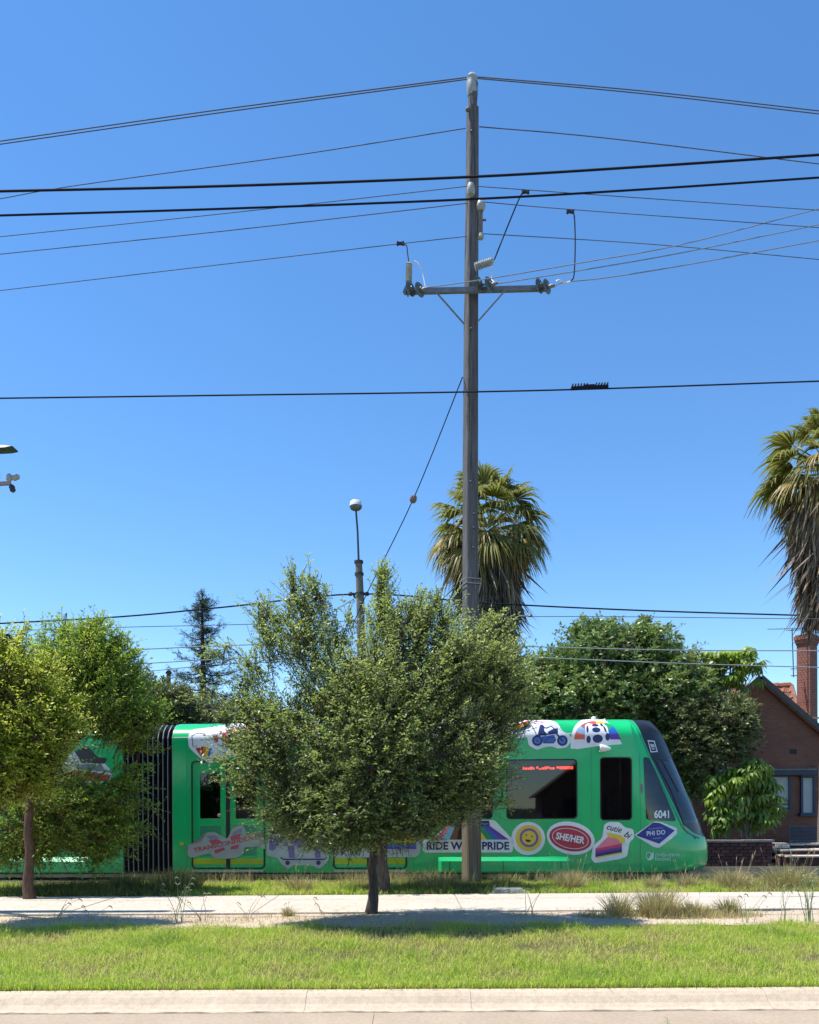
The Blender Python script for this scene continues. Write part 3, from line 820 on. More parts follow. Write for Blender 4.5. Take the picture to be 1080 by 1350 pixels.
# concertina joint
xj0, xj1 = xr + .0, 0.0
m = MB(); npl = 10; zs = [.2, .6, 1.2, 2.0, 2.55, 2.95, 3.15, 3.30, 3.42, 3.47]
ribs = []
for i in range(npl + 1):
    x = xj0 + (xj1 - xj0) * i / npl
    for dx, off in ((0, 0.03), (.5, .11)):
        if i == npl and dx: continue
        xx = x + dx * (xj1 - xj0) / npl
        pr = [(inset(min(z, 3.54)) + off, z - (off if z > 3.4 else 0)) for z in zs]
        ribs.append((xx, pr))
n = len(zs) * 2
for xx, pr in ribs: m.v += [Vector((xx, y, z)) for y, z in pr] + [Vector((xx, WID - y, z)) for y, z in pr[::-1]]
for i in range(len(ribs) - 1):
    for j in range(n - 1): m.f.append([i * n + j, (i + 1) * n + j, (i + 1) * n + j + 1, i * n + j + 1]); m.m.append(0)
bel = m.build('concertina_joint', M['tram_black'], tram, local=True)
M['rib'] = plain('grey_rubber_edge', (0.20, 0.205, 0.22), 0.6)
for i in range(npl + 1):
    x = xj0 + (xj1 - xj0) * i / npl
    m = MB()
    for z0, z1, k in ((zs[0], 2.55, .2), (2.55, 3.47, .1)):
        pass
    pts = [Vector((min(max(x + random.uniform(-.006, .006), xj0 + .01), xj1 - .01), inset(min(z, 3.54)) + .024, z)) for z in zs]
    pts += [Vector((p.x, WID - p.y, p.z)) for p in pts[::-1]]
    m.tube(pts, .013, 5); m.build('fold_rib', M['rib'], bel, local=True)

# roof gear, mirror camera, lamps, underframe
m = MB(); x, z = T(783, 942, .6); m.lathe([(.055, 0), (.055, .03), (.04, .06), (.0, .07)], (x, .6, 3.53)); m.build('roof_dome', M['white_plastic'], body, smooth=True, local=True)
m = MB(); x = T(352, 945)[0]; m.box((x, .7, 3.6), (.34, .3, .12)); m.build('roof_equipment', M['dark_metal'], body, local=True, bevel=.015)
x, z = T(796, 987); m = MB(); m.lathe([(.075, -.10), (.085, -.09), (.082, -.02), (.05, .08), (.02, .14)], (x, -.07, z), (1, 0, -.05), 12); m.box((x - .02, -.02, z + .02), (.08, .06, .05))
mc = m.build('mirror_camera', M['white_plastic'], body, smooth=True, local=True)
m = MB(); m.lathe([(.05, -.104), (.05, -.101)], (x, -.07, z), (1, 0, -.05), 12); m.build('lens', M['rubber'], mc, local=True)
x, z = T(846, 1039); m = MB(); m.box((x, surf(x, z) - .008, z), (.05, .02, .20)); m.build('cab_handle', M['steel'], body, local=True, bevel=.006)
for px, py in ((240, 1113), (289.5, 1075)):
    x, z = T(px, py); m = MB(); m.box((x, -.012, z), (.08, .02, .045)) if px < 260 else m.lathe([(.042, 0), (.042, .012), (.03, .018)], (x, -.004, z), (0, -1, 0), 12)
    m.build('side_marker_lamp', M['orange'] if px < 260 else M['straw'], body, local=True)
m = MB(); m.box((5.2, WID / 2, .21), (12.2, WID - .5, .18)); m.box((-4.5, WID / 2, .21), (8.6, WID - .5, .18)); m.build('underframe', M['dark_metal'], tram, local=True)
for wx in (T(640, 1140)[0], T(715, 1140)[0], T(20, 1140)[0], T(90, 1140)[0]):
    for wy in (.55, 2.0):
        m = MB(); m.lathe([(.29, 0), (.30, .02), (.30, .12), (.33, .125), (.33, .15), (.1, .16)], (wx, wy, .33 + .0), (0, 1, 0), 20); m.build('wheel', M['dark_metal'], tram, local=True)

# cab side window (bonded dark glass) and windscreen divisions
def patch(m, poly, off=.004, lay=0, res=.12, world_px=True, o2=.1):
    """polygon in photo pixels laid on the tram skin, cut fine enough to follow its curve"""
    pts = [T(x, y, o2 if False else 0.0) for x, y in poly] if world_px else poly
    bm = bmesh.new()
    vs = [bm.verts.new((x, 0, z)) for x, z in pts]
    try: bm.faces.new(vs)
    except Exception: bm.free(); return
    bmesh.ops.triangulate(bm, faces=bm.faces[:])
    x0, x1 = min(p[0] for p in pts), max(p[0] for p in pts); z0, z1 = min(p[1] for p in pts), max(p[1] for p in pts)
    def cut(co, no):
        bmesh.ops.bisect_plane(bm, geom=bm.verts[:] + bm.edges[:] + bm.faces[:], plane_co=co, plane_no=no, dist=1e-6)
    for z in (3.14, 3.17, 3.22, 3.27, 3.315, 3.36, 3.395, 3.43, 3.455, 3.48, 3.50, 3.515, 3.525, 3.535):
        if z0 < z < z1: cut((0, 0, z), (0, 0, 1))
    xn = interp(XT, (z0 + z1) / 2) - NL - .1
    if x1 > xn:
        x = max(x0, xn) + res
        while x < x1: cut((x, 0, 0), (1, 0, 0)); x += res
        z = z0 + .1
        while z < min(z1, 3.14): cut((0, 0, z), (0, 0, 1)); z += .1
    bm.verts.index_update()
    m.add([(v.co.x, surf(v.co.x, v.co.z) - off - lay * .0022, v.co.z) for v in bm.verts], [[v.index for v in f.verts] for f in bm.faces])
    bm.free()
    return m
M['screen2'] = plain('cab_side_glass', (0.010, 0.012, 0.016), 0.05, var=0.2, spec=0.7)
def soft(poly, r, k=4):
    out = []; n = len(poly)
    for i in range(n):
        a, b, c = (Vector(poly[j % n]) for j in (i - 1, i, i + 1))
        p, q = b + (a - b).normalized() * r, b + (c - b).normalized() * r
        for s in range(k + 1):
            t = s / k; v = p * (1 - t) ** 2 + b * 2 * t * (1 - t) + q * t * t; out.append((v.x, v.y))
    return out
m = MB(); patch(m, soft([(849, 997), (858.5, 999), (894, 1083), (852, 1081)], 5), .005); m.build('cab_side_window', M['screen2'], body, local=True)
m = MB()
def line_on(m, pts, w, off=.012):
    for (x0, y0), (x1, y1) in zip(pts[:-1], pts[1:]):
        d = Vector((x1 - x0, y1 - y0)).normalized(); nn = Vector((-d.y, d.x)) * w / 2
        patch(m, [(x0 + nn.x, y0 + nn.y), (x1 + nn.x, y1 + nn.y), (x1 - nn.x, y1 - nn.y), (x0 - nn.x, y0 - nn.y)], off)
line_on(m, [(866, 1000), (889, 1044), (905, 1088)], 1.6, .010); line_on(m, [(876, 1000), (900, 1044)], 1.2, .012)
line_on(m, [(861, 1000), (888, 1001)], 1.5, .008)
m.build('wiper', M['rubber'], body, local=True)
m = MB(); line_on(m, [(835.5, 944), (847, 971), (858, 998), (880, 1044), (901, 1087)], 1.6, .006); m.build('screen_edge', M['tram_panel'], body, local=True)
m = MB(); line_on(m, [(901, 1087), (906, 1094), (914, 1100), (929, 1106)], 2.4, .006); m.build('nose_trim', M['steel'], body, local=True)

# ---- stickers
CC = {}
def cmat(rgb, tag_='sticker'):
    if rgb not in CC:
        c = tuple(min(.85, v) for v in lin(*rgb)); CC[rgb] = plain('%s_vinyl' % tag_, c, .4, var=.05)
    return CC[rgb]
WH = (222, 224, 226); NAVY = (30, 38, 92); RED = (190, 40, 70); YEL = (226, 190, 60); ORG = (226, 120, 50); BLU = (50, 90, 180); PUR = (92, 50, 150); GRN = (0, 140, 80); PNK = (228, 130, 150); CYA = (120, 190, 215); BRN = (120, 75, 55); BLK = (25, 25, 35); MAUVE = (120, 90, 150)
def ell(cx, cy, rx, ry=None, rot=0, k=28, a0=0, a1=360):
    ry = rx if ry is None else ry; c, s = math.cos(R(rot)), math.sin(R(rot)); o = []
    full = abs(a1 - a0) >= 360; kk = k if full else k + 1
    for i in range(kk):
        a = R(a0 + (a1 - a0) * i / k); x, y = rx * math.cos(a), -ry * math.sin(a)
        o.append((cx + x * c - y * s, cy + x * s + y * c))
    return o
def sector(cx, cy, r0, r1, a0, a1, sy=1.0, k=6):
    return [(cx + r1 * math.cos(R(a0 + (a1 - a0) * i / k)), cy - sy * r1 * math.sin(R(a0 + (a1 - a0) * i / k))) for i in range(k + 1)] + \
           [(cx + r0 * math.cos(R(a1 + (a0 - a1) * i / k)), cy - sy * r0 * math.sin(R(a1 + (a0 - a1) * i / k))) for i in range(k + 1)]
def stroke(pts, w):
    o = []
    L, Rr = [], []
    for i, p in enumerate(pts):
        a, b = Vector(pts[max(i - 1, 0)]), Vector(pts[min(i + 1, len(pts) - 1)]); d = (b - a).normalized(); nn = Vector((-d.y, d.x)) * w / 2
        L.append((p[0] + nn.x, p[1] + nn.y)); Rr.append((p[0] - nn.x, p[1] - nn.y))
    return L + Rr[::-1]
DG = bpy.context.evaluated_depsgraph_get
class Sticker:
    def __init__(s, label, par=None): s.m = MB(); s.mats = []; s.label = label; s.par = par or body
    def _c(s, rgb):
        mt = cmat(rgb)
        if mt not in s.mats: s.mats.append(mt)
        s.m.cm = s.mats.index(mt)
    def a(s, poly, rgb, lay=0, off=.0105):
        s._c(rgb); patch(s.m, poly, off, lay); return s
    def text(s, txt, cx, cy, w, h, rgb, lay=2, rot=0, bold=.0, shear=0.0, off=.0105, arc=0.0):
        """lettering: cx,cy centre, w,h size in photo pixels"""
        c = bpy.data.curves.new('t', 'FONT'); c.body = txt; c.size = 1; c.offset = bold; c.shear = shear; c.resolution_u = 3
        o = bpy.data.objects.new('t', c); COL.objects.link(o)
        me = bpy.data.meshes.new_from_object(o.evaluated_get(DG()))
        vs = [v.co.copy() for v in me.vertices]; fs = [tuple(p.vertices) for p in me.polygons]
        bpy.data.objects.remove(o); bpy.data.curves.remove(c); bpy.data.meshes.remove(me)
        x0, x1 = min(v.x for v in vs), max(v.x for v in vs); y0, y1 = min(v.y for v in vs), max(v.y for v in vs)
        s._c(rgb); cr, sr = math.cos(R(rot)), math.sin(R(rot)); out = []
        for v in vs:
            u, t = ((v.x - x0) / (x1 - x0) - .5) * w, (.5 - (v.y - y0) / (y1 - y0)) * h
            t += arc * (u / w * 2) ** 2
            px, py = cx + u * cr - t * sr, cy + u * sr + t * cr
            x, z = T(px, py); out.append((x, surf(x, z) - off - lay * .0022, z))
        s.m.add(out, fs); return s
    def done(s):
        o = s.m.build('sticker', s.mats, s.par, local=True)
        o['label'] = s.label; return o

# ride with pride
s = Sticker('white sticker reading RIDE WITH PRIDE below fanned rainbow stripes, partly behind the pole')
s.a(soft([(600, 1081), (652, 1081), (677, 1108), (676, 1124), (558, 1124), (557, 1108), (570, 1105)], 4), WH, 0)
s.a([(588, 1082), (645, 1082), (646, 1089), (589, 1089)], NAVY, 1); s.a([(590, 1085.5), (644, 1085.5), (644, 1087), (590, 1087)], (120, 120, 150), 2)
cols = [PNK, CYA, BRN, BLK, RED, ORG, YEL, GRN, BLU, PUR]
for i, c in enumerate(cols):
    a0, a1 = 589 + 57 * i / 10, 589 + 57 * (i + 1) / 10; b0, b1 = 573 + 98 * i / 10, 573 + 98 * (i + 1) / 10
    s.a([(a0, 1089), (a1, 1089), (b1, 1107), (b0, 1107)], c, 1)
s.text('RIDE WITH PRIDE', 617, 1115.2, 109, 10.6, NAVY, 2, bold=.035)
for x in (564.5, 575, 583, 593.5, 601, 660.5): pass
s.done()
# yellow smiling face
s = Sticker('round yellow sticker with a mauve ring and a small smiling face')
s.a(ell(696.5, 1105.5, 22.3, 22), WH, 0).a(ell(697, 1105, 17.3, 17.3), YEL, 1).a(ell(697.5, 1104.5, 12.5), MAUVE, 2).a(ell(697.5, 1104.5, 9.3), YEL, 3)
s.a(ell(694, 1101, 1.0, 1.3), NAVY, 4).a(ell(701.5, 1103, 1.0, 1.3), NAVY, 4).a(ell(696.5, 1107, 3.8, 3.4, 8, 10, 180, 360), BLK, 4).done()
s = Sticker('oval red sticker reading SHE/HER')
s.a(ell(752.5, 1105, 32, 21.5, 12), WH, 0).a(ell(752, 1105.5, 28.2, 16.6, 12), (176, 38, 66), 1).a(ell(752, 1105.5, 24.4, 13.2, 12), WH, 2).a(ell(752, 1105.5, 23.6, 12.5, 12), (176, 38, 66), 3)
s.text('SHE/HER', 752, 1105, 38, 9.4, WH, 4, rot=10, bold=.03).done()
s = Sticker('sticker of a striped pink cake slice under the words cutie bi')
s.a(soft([(796.5, 1087), (803, 1083.5), (817, 1084), (824, 1091), (835, 1093), (836.5, 1105), (830, 1110), (827, 1129), (818, 1132.5), (784, 1138), (779, 1132), (782, 1115), (795, 1104)], 3.5), WH, 0)
s.a([(800, 1098), (806, 1098.5), (818, 1101), (824, 1106), (824, 1111), (819, 1112), (812, 1105), (801, 1103.5)], YEL, 1)
s.a([(801, 1103.5), (812, 1105), (820, 1112), (785, 1119)], (230, 120, 140), 1).a([(785, 1119), (820, 1112), (820, 1116), (785, 1122.5)], (205, 50, 100), 1)
s.a([(785, 1122.5), (820, 1116), (820, 1119.5), (785, 1126)], PUR, 1).a([(785, 1126), (820, 1119.5), (820, 1123.5), (785, 1130)], NAVY, 1).a([(785, 1130), (820, 1123.5), (820, 1125.5), (785, 1132)], YEL, 1)
s.text('cutie', 810, 1092.5, 20, 7.5, BLK, 2, rot=14, shear=.3, bold=.012, arc=-.6).text('bi', 828, 1101, 9, 8.5, BLK, 2, rot=32, shear=.3, bold=.012).done()
s = Sticker('dark blue diamond sticker reading PHI DO on the tram cab')
s.a(soft([(836, 1101), (862, 1083), (871, 1083.5), (894.5, 1092), (894, 1100), (869, 1118), (862, 1117)], 3), WH, 0)
s.a([(838.5, 1101.5), (861, 1084.5), (870, 1085), (891, 1095), (869, 1112.5)], (28, 42, 128), 1)
s.text('PHI DO', 865, 1098, 25, 6.2, (205, 210, 230), 2, rot=-5, bold=.025).a([(855, 1092.5), (874, 1090.6), (874, 1092), (855, 1093.8)], (110, 120, 180), 2).a([(861, 1105), (872, 1104), (872, 1105.4), (861, 1106.4)], (110, 120, 180), 2).done()
s = Sticker('small white lettering midsumma festival with a rounded square emblem')
s.text('midsumma', 880.5, 1126.5, 33, 5.4, (200, 225, 215), 0, bold=.0).text('festival', 874, 1132, 21, 5.8, (200, 225, 215), 0)
s.a(stroke([(853, 1124), (856, 1123.4), (858.5, 1125.5), (861.5, 1123.8), (861.5, 1131.5), (858, 1133.8), (854.5, 1133.6), (852, 1130), (852.4, 1124.6)], .9), (200, 225, 215), 0).done()
s = Sticker('white fleet number 6041 on the cab side window')
s.text('6041', 873, 1073.5, 20.5, 10.5, (225, 230, 235), 0, bold=.02, off=.009).done()
s = Sticker('small square white outlined emblem on the black nose panel')
s.a([(856, 975), (867, 975.5), (871, 990.5), (860, 991.5)], (200, 205, 212), 0).a([(857.6, 976.6), (865.8, 977), (869.3, 989), (861.2, 990)], (24, 26, 32), 1).a([(859.5, 980), (865.5, 980), (867, 984), (861, 985)], (170, 175, 185), 2).a([(861.5, 986), (866.5, 985.5), (866.8, 987), (862, 987.6)], (170, 175, 185), 2).done()
# half round rainbow with domed figures
s = Sticker('half round white sticker with a rainbow arc behind dark domed figures')
hr = [(752, 987)] + [(753, 976)] + ell(789, 974, 36, 31.5, 0, 16, 178, 2)[0:] + [(826, 977), (822, 981), (790, 983.5), (762, 987.5)]
s.a(hr, WH, 0)
for i, c in enumerate(((214, 96, 70), (140, 170, 205), (150, 90, 75), (226, 74, 60), (236, 178, 70), (0, 150, 90), (40, 96, 180), (90, 50, 150))):
    s.a(sector(788, 975, 12, 31, 180 - i * 22.5, 180 - (i + 1) * 22.5, .85, 3), c, 1)
s.a(soft([(771, 978), (772, 956), (777, 952), (782, 954), (795, 953), (801, 956), (805, 979)], 3), WH, 2)
for e in ((786.5, 962, 5.5, 3.6, 0), (786, 955.5, 4.6, 2.0, 0), (775, 961, 1.4, 5.0, 4), (798, 961, 1.3, 5.0, -16), (794.5, 955, 1.7, 2.6, -20), (776, 975, 3.0, 5.0, 0), (801, 971.5, 3.0, 5.2, 0), (788, 974, 6.8, 5.6, 0)):
    s.a(ell(e[0], e[1], e[2], e[3], e[4], 14), NAVY, 3)
s.done()
# motorbike
s = Sticker('white sticker of a dark blue motorbike with a rider waving a rainbow flag')
s.a(soft([(664, 945.5), (724, 944.6), (736, 951), (741, 963), (752, 969), (754, 977), (747, 986), (735, 987), (728, 984), (718, 985), (708, 989), (697, 983), (695, 971), (686, 974), (664, 966)], 3.5), WH, 0)
for cx in (708.5, 741.5): s.a(ell(cx, 976.5, 7.0), NAVY, 1).a(ell(cx, 976.5, 4.4), (70, 110, 190), 2).a(ell(cx, 976.5, 1.2), NAVY, 3)
s.a([(714, 971), (731, 969), (733, 977), (729, 980), (716, 980)], (60, 96, 176), 1).a(stroke([(706, 970), (720, 968), (733, 966.5), (741, 976)], 2.2), NAVY, 2).a(stroke([(716, 979.6), (730, 979.6), (733, 974)], 1.2), NAVY, 2).a(stroke([(718, 978), (724, 972), (731, 972)], 1.1), NAVY, 2)
s.a([(709, 969), (711, 961), (713, 955), (716, 954), (718.5, 957), (717.5, 963), (721, 967), (720, 970)], NAVY, 2).a(stroke([(715, 958), (721, 959.5), (727.5, 956.5), (733, 962.5), (735, 962)], 1.5), NAVY, 2).a([(731, 960), (736, 960), (735.5, 967), (725, 968), (722, 965)], NAVY, 2)
s.a(stroke([(698.5, 947.5), (707, 968)], 1.1), NAVY, 2)
fl = [(225, 50, 60), ORG, YEL, GRN, BLU]
for i, c in enumerate(fl):
    s.a([(676, 956 + i * 2.2), (687, 952.5 + i * 2.2), (698.5 + i * .5, 947 + i * 2.2), (699 + i * .5, 949.4 + i * 2.2), (688, 954.8 + i * 2.2), (676, 958.3 + i * 2.2)], c, 1)
s.a(stroke([(703.5, 950), (718, 949.5)], .9), RED, 1).a(stroke([(703.5, 952.5), (718, 951.8)], .9), RED, 1).a([(676, 946), (688, 946), (685, 949.5), (678, 950.5)], (60, 200, 140), 1).done()
s = Sticker('white sticker with black figure shapes at the roof edge behind the central tree')
s.a(soft([(560, 947), (668, 945.8), (668, 965), (652, 968), (640, 978), (600, 984), (566, 980)], 4), WH, 0)
s.a(soft([(655, 951), (667, 947), (669, 953), (663, 958), (654, 964), (646, 960)], 2), (45, 50, 66), 1).a([(661, 964), (670, 964), (670, 975), (662, 974)], (45, 50, 66), 1).a(soft([(642, 962), (652, 958), (655, 968), (644, 972)], 2), (45, 50, 66), 1)
s.a([(580, 955), (630, 950), (632, 956), (582, 961)], PNK, 1).a([(582, 961), (632, 956), (633, 962), (584, 967)], YEL, 1).a([(584, 967), (633, 962), (634, 968), (586, 973)], BLU, 1).done()
s = Sticker('white sticker with red lettering and a rainbow tail at the roof edge above the left door')
s.a(soft([(248, 970), (252, 961), (275, 958), (300, 951), (345, 949), (420, 948), (424, 972), (350, 984), (300, 1000), (277, 1007), (262, 998), (249, 985)], 4), WH, 0)
s.a(stroke([(255, 985), (253, 970), (258, 967), (268, 967)], 1), NAVY, 1)
s.a([(258, 987), (268, 984), (268, 996), (264, 996)], RED, 1).a([(268, 984), (272, 985), (270, 998), (266, 996)], ORG, 1).a([(272, 985), (276, 986), (273, 1000), (270, 998)], YEL, 1).a([(276, 986), (280, 987), (276, 1002), (273, 1000)], BLU, 1)
s.a([(282, 970), (287, 969), (288, 978), (283, 979)], RED, 1).a([(292, 966), (312, 956), (313, 974), (294, 978)], RED, 1).a([(300, 967), (309, 964), (309, 970), (300, 972)], (205, 208, 214), 2).a([(320, 954), (340, 950), (342, 956), (328, 964), (322, 966)], (190, 50, 84), 1)
s.a([(294, 978), (345, 966), (346, 970), (295, 982)], ORG, 1).a([(300, 984), (350, 972), (352, 982), (310, 994)], (60, 76, 110), 1).done()
# door sticker
s = Sticker('faded white winged sticker reading TRANSCONFIDENT across the left doors')
s.a(soft([(246, 1115), (248, 1114), (266, 1111), (266, 1103), (272, 1097.5), (284, 1097), (296, 1104), (300, 1106), (303, 1100), (306, 1093), (314, 1088), (321, 1089), (325, 1095), (324, 1101), (342, 1095), (348, 1095), (350, 1120), (340, 1116), (322, 1117), (321, 1126), (312, 1131), (300, 1132), (284, 1132), (278, 1127), (277, 1125), (253, 1131), (247, 1128)], 2.5), (150, 160, 160), 0, off=.022)
s.a([(275, 1108), (287, 1106), (294, 1111), (280, 1113)], (176, 70, 90), 1, off=.022).a([(272, 1102), (283, 1101), (290, 1105), (277, 1107)], (110, 130, 150), 1, off=.022).a([(304, 1103), (318, 1099), (316, 1105), (305, 1107)], (176, 70, 90), 1, off=.022).a([(308, 1097), (319, 1092), (319, 1098), (306, 1102)], (110, 130, 150), 1, off=.022)
s.a([(283, 1121), (295, 1117), (298, 1120), (284, 1126)], (176, 70, 90), 1, off=.022).a([(305, 1116), (316, 1113), (314, 1119), (304, 1120)], (176, 70, 90), 1, off=.022)
s.text('TRANSCONFIDENT', 298, 1112, 87, 6.2, (176, 60, 84), 2, rot=-12.5, bold=.02, off=.022).done()
s = Sticker('white sticker of a mauve long haired rider on a skateboard between the doors')
s.a(soft([(352, 1092), (358, 1089), (378, 1087), (384, 1096), (405, 1100), (424, 1100), (432, 1112), (434, 1133), (428, 1140), (421, 1146), (413, 1141), (386, 1141), (380, 1146), (372, 1140), (366, 1131), (352, 1128)], 3), (165, 172, 176), 0)
s.a(stroke([(370, 1130.5), (374, 1133), (428, 1133), (431, 1130)], 2), NAVY, 1).a(ell(379.5, 1137.5, 3), NAVY, 1).a(ell(420, 1137.5, 3), NAVY, 1)
for p in ([(357, 1095), (377, 1089), (376, 1095), (360, 1100)], [(355, 1108), (372, 1100), (378, 1104), (360, 1122), (355, 1120)], [(380, 1116), (388, 1114), (389, 1131), (381, 1131)], [(384, 1102), (402, 1104), (410, 1112), (396, 1118), (384, 1112)], [(414, 1114), (422, 1112), (423, 1131), (416, 1131)]): s.a(p, (104, 96, 150), 1)
s.done()
s = Sticker('striped flag sticker and smiling mouth to the right of the second doors')
s.a(soft([(500, 1100), (540, 1096), (542, 1088), (552, 1082), (566, 1086), (570, 1096), (560, 1106), (554, 1108), (554, 1126), (548, 1130), (440, 1131), (441, 1112)], 3), (165, 172, 176), 0, off=.022)
for i, c in enumerate((RED, ORG, YEL, GRN, BLU, PUR)): s.a([(505, 1102 + i * 2.9), (549, 1102 + i * 2.9), (549, 1104.9 + i * 2.9), (505, 1104.9 + i * 2.9)], c, 1, off=.022)
s.a(sector(554, 1090, 9, 12, 180, 360, 1.0, 10), NAVY, 1, off=.022).a(ell(554, 1092, 7, 5), PNK, 1, off=.022).done()
s = Sticker('red and grey car shaped sticker on the rear tram section behind the left trees', rear)
s.a(soft([(84, 1000), (100, 990), (138, 1006), (148, 1017), (148, 1030), (138, 1032), (80, 1030)], 3), WH, 0).a([(84, 1020), (100, 1015), (146, 1022), (144, 1030), (84, 1030)], (190, 40, 60), 1).a([(100, 1008), (134, 1007), (140, 1018), (100, 1014)], (120, 130, 138), 1).a(soft([(98, 990), (116, 984), (128, 998), (142, 1000), (138, 1007), (108, 1006)], 2), (45, 46, 50), 2).done()
s = Sticker('white sticker at the roof edge of the rear tram section', rear)
s.a(soft([(40, 954), (74, 952), (72, 966), (48, 970)], 3), WH, 0).done()
# ------------------------------------------------------------------ tall power pole
PD = 17.0
pb = P(622, 1172, PD); pb.z = 0
pole = thing('power_pole', 'tall weathered squared timber power pole with a steel crossarm rising in front of the tram', 'power pole', pb)
PR = R(20)
def shaft(stations, name, par, mat, rot=PR, ch=.16):
    m = MB(); n = 8
    for c, w in stations:
        h = w / 2; k = h * ch
        for x, y in ((h, -h + k), (h, h - k), (h - k, h), (-h + k, h), (-h, h - k), (-h, -h + k), (-h + k, -h), (h - k, -h)):
            m.v.append(Vector((c.x + x * math.cos(rot) - y * math.sin(rot), c.y + x * math.sin(rot) + y * math.cos(rot), c.z)))
    for i in range(len(stations) - 1):
        for k in range(n): m.f.append([i * n + k, i * n + (k + 1) % n, (i + 1) * n + (k + 1) % n, (i + 1) * n + k]); m.m.append(0)
    m.f.append([(len(stations) - 1) * n + k for k in range(n)]); m.m.append(0)
    return m.build(name, mat, par)
st = []
for py, px, wpx in ((1172, 621.8, 25.5), (1100, 621.6, 25), (950, 621, 22.5), (780, 620.4, 20.8), (600, 620.3, 19.8), (430, 621, 18.6), (250, 622.6, 16.8), (143, 623.2, 15.6)):
    c = P(px, py, PD); st.append((c, wpx / F * PD / (math.cos(PR) + math.sin(PR)) * 1.04))
st[0][0].z = -.3
shaft(st, 'shaft', pole, M['pole'])
def q(px, py, d=PD): return P(px, py, d)
s_ = F / PD
# bolts, bands
for py in (765, 771.5):
    c = q(620.4, py); m = MB(); w = .345
    h = w / 2 * .985; pts = [c + Vector((x * math.cos(PR) - y * math.sin(PR), x * math.sin(PR) + y * math.cos(PR), 0)) for x, y in ((h, -h), (h, h), (-h, h), (-h, -h), (h, -h))]
    m.tube(pts, .012, 5); m.build('strap', M['wire_light'], pole)
for py in (182, 440, 640, 682, 700, 726, 1010):
    m = MB(); c = q(622, py) + Vector((random.uniform(-.03, .05), -.19 if py < 500 else -.215, 0)); m.lathe([(.022, -.03), (.022, .0), (.01, .012)], c, (0.3, -1, 0), 6); m.build('bolt', M['dark_metal'], pole)
# top bracket and insulator
m = MB(); m.lathe([(.055, 0), (.085, .1), (.10, .35), (.115, .60)], q(623.5, 143) - Vector((0, 0, .08)), (0, 0, 1), 8); m.build('top_bracket', M['pole'], pole)
def insul(c, r, h, ax, nm='insulator', mat='porcelain', sheds=3, par=None):
    pr = [(r * .45, 0)]
    for k in range(sheds):
        a = h * (k + .1) / sheds; b_ = h * (k + .9) / sheds
        pr += [(r, a + h * .04), (r * .93, a + (b_ - a) * .4), (r * .6, b_)]
    pr += [(r * .5, h), (r * .2, h * 1.05)]
    m = MB(); m.lathe(pr, c, ax, 14); return m.build(nm, M[mat], par or pole, smooth=True)
m = MB(); c = q(622.5, 127); m.lathe([(.09, 0), (.115, .08), (.12, .25), (.10, .34), (.115, .38), (.08, .44), (.03, .47)], c, (0, 0, 1), 14); m.build('insulator', M['porcelain'], pole, smooth=True)
m = MB(); m.lathe([(.06, 0), (.06, .04)], q(617.5, 145, PD - .12), (0, 0, 1), 8); m.build('pole_cap', M['steel'], pole)
m = MB(); c = q(621, 257, PD - .28); m.lathe([(.06, 0), (.085, .05), (.085, .15), (.065, .22), (.02, .24)], c, (0, 0, 1), 12); m.build('insulator', M['porcelain'], pole, smooth=True)
m = MB(); m.bar(q(621, 256, PD - .28), q(621, 256, PD - .05), .04, .04); m.build('bracket', M['steel'], pole)
m = MB(); c = q(634, 278, PD - .08); m.lathe([(.06, 0), (.09, .04), (.1, .1), (.085, .17), (.05, .21)], c, (0, 0, 1), 12); m.build('insulator', M['porcelain'], pole, smooth=True)
m = MB(); m.bar(q(633.5, 312, PD - .06), q(633.5, 278, PD - .06), .09, .09); m.bar(q(633, 290, PD - .06), q(641, 290, PD - .06), .03, .03); m.build('bracket', M['bark_palm'], pole)
m = MB(); c = q(634, 315, PD - .08); m.lathe([(.05, 0), (.07, .03), (.06, .1)], c, (0, 0, 1), 12); m.build('insulator', M['porcelain'], pole, smooth=True)
# crossarm and braces
m = MB(); a, b_ = q(533, 384.5, PD - .24), q(726, 380, PD - .24); dd = Vector((0, 0, 0)); m.bar(a + dd, b_ + dd, .075, .10); m.build('crossarm', M['steel'], pole)
for x0, y0 in ((575, 385), (667, 382)):
    m = MB(); m.bar(q(x0, y0, PD - .29), q(621 + (-9 if x0 < 620 else 9), 427 if x0 < 620 else 424, PD - .21), .05, .012); m.build('brace', M['steel'], pole)
for x0, y0, dx in ((541, 381, 16), (631, 374, 18), (711, 377, 13)):
    for k in range(2):
        c = q(x0 + k * dx * .75, y0 + (0 if k == 0 else 1), PD - .42)
        m = MB(); ax = (1, -.85, .05)
        m.lathe([(.03, -.03), (.142, -.002), (.15, .008), (.14, .018), (.05, .030), (.035, .07)], c, ax, 16); m.build('insulator_disc', M['green_glass'], pole, smooth=True)
    m = MB(); c = q(x0 + dx, y0 + 1, PD - .46); m.lathe([(.035, 0), (.04, .05), (.02, .12)], c, (1, -.5, .05), 8); m.bar(q(x0 - 3, y0 + 1, PD - .3), c, .03, .03); m.build('wire_clamp', M['steel'], pole)
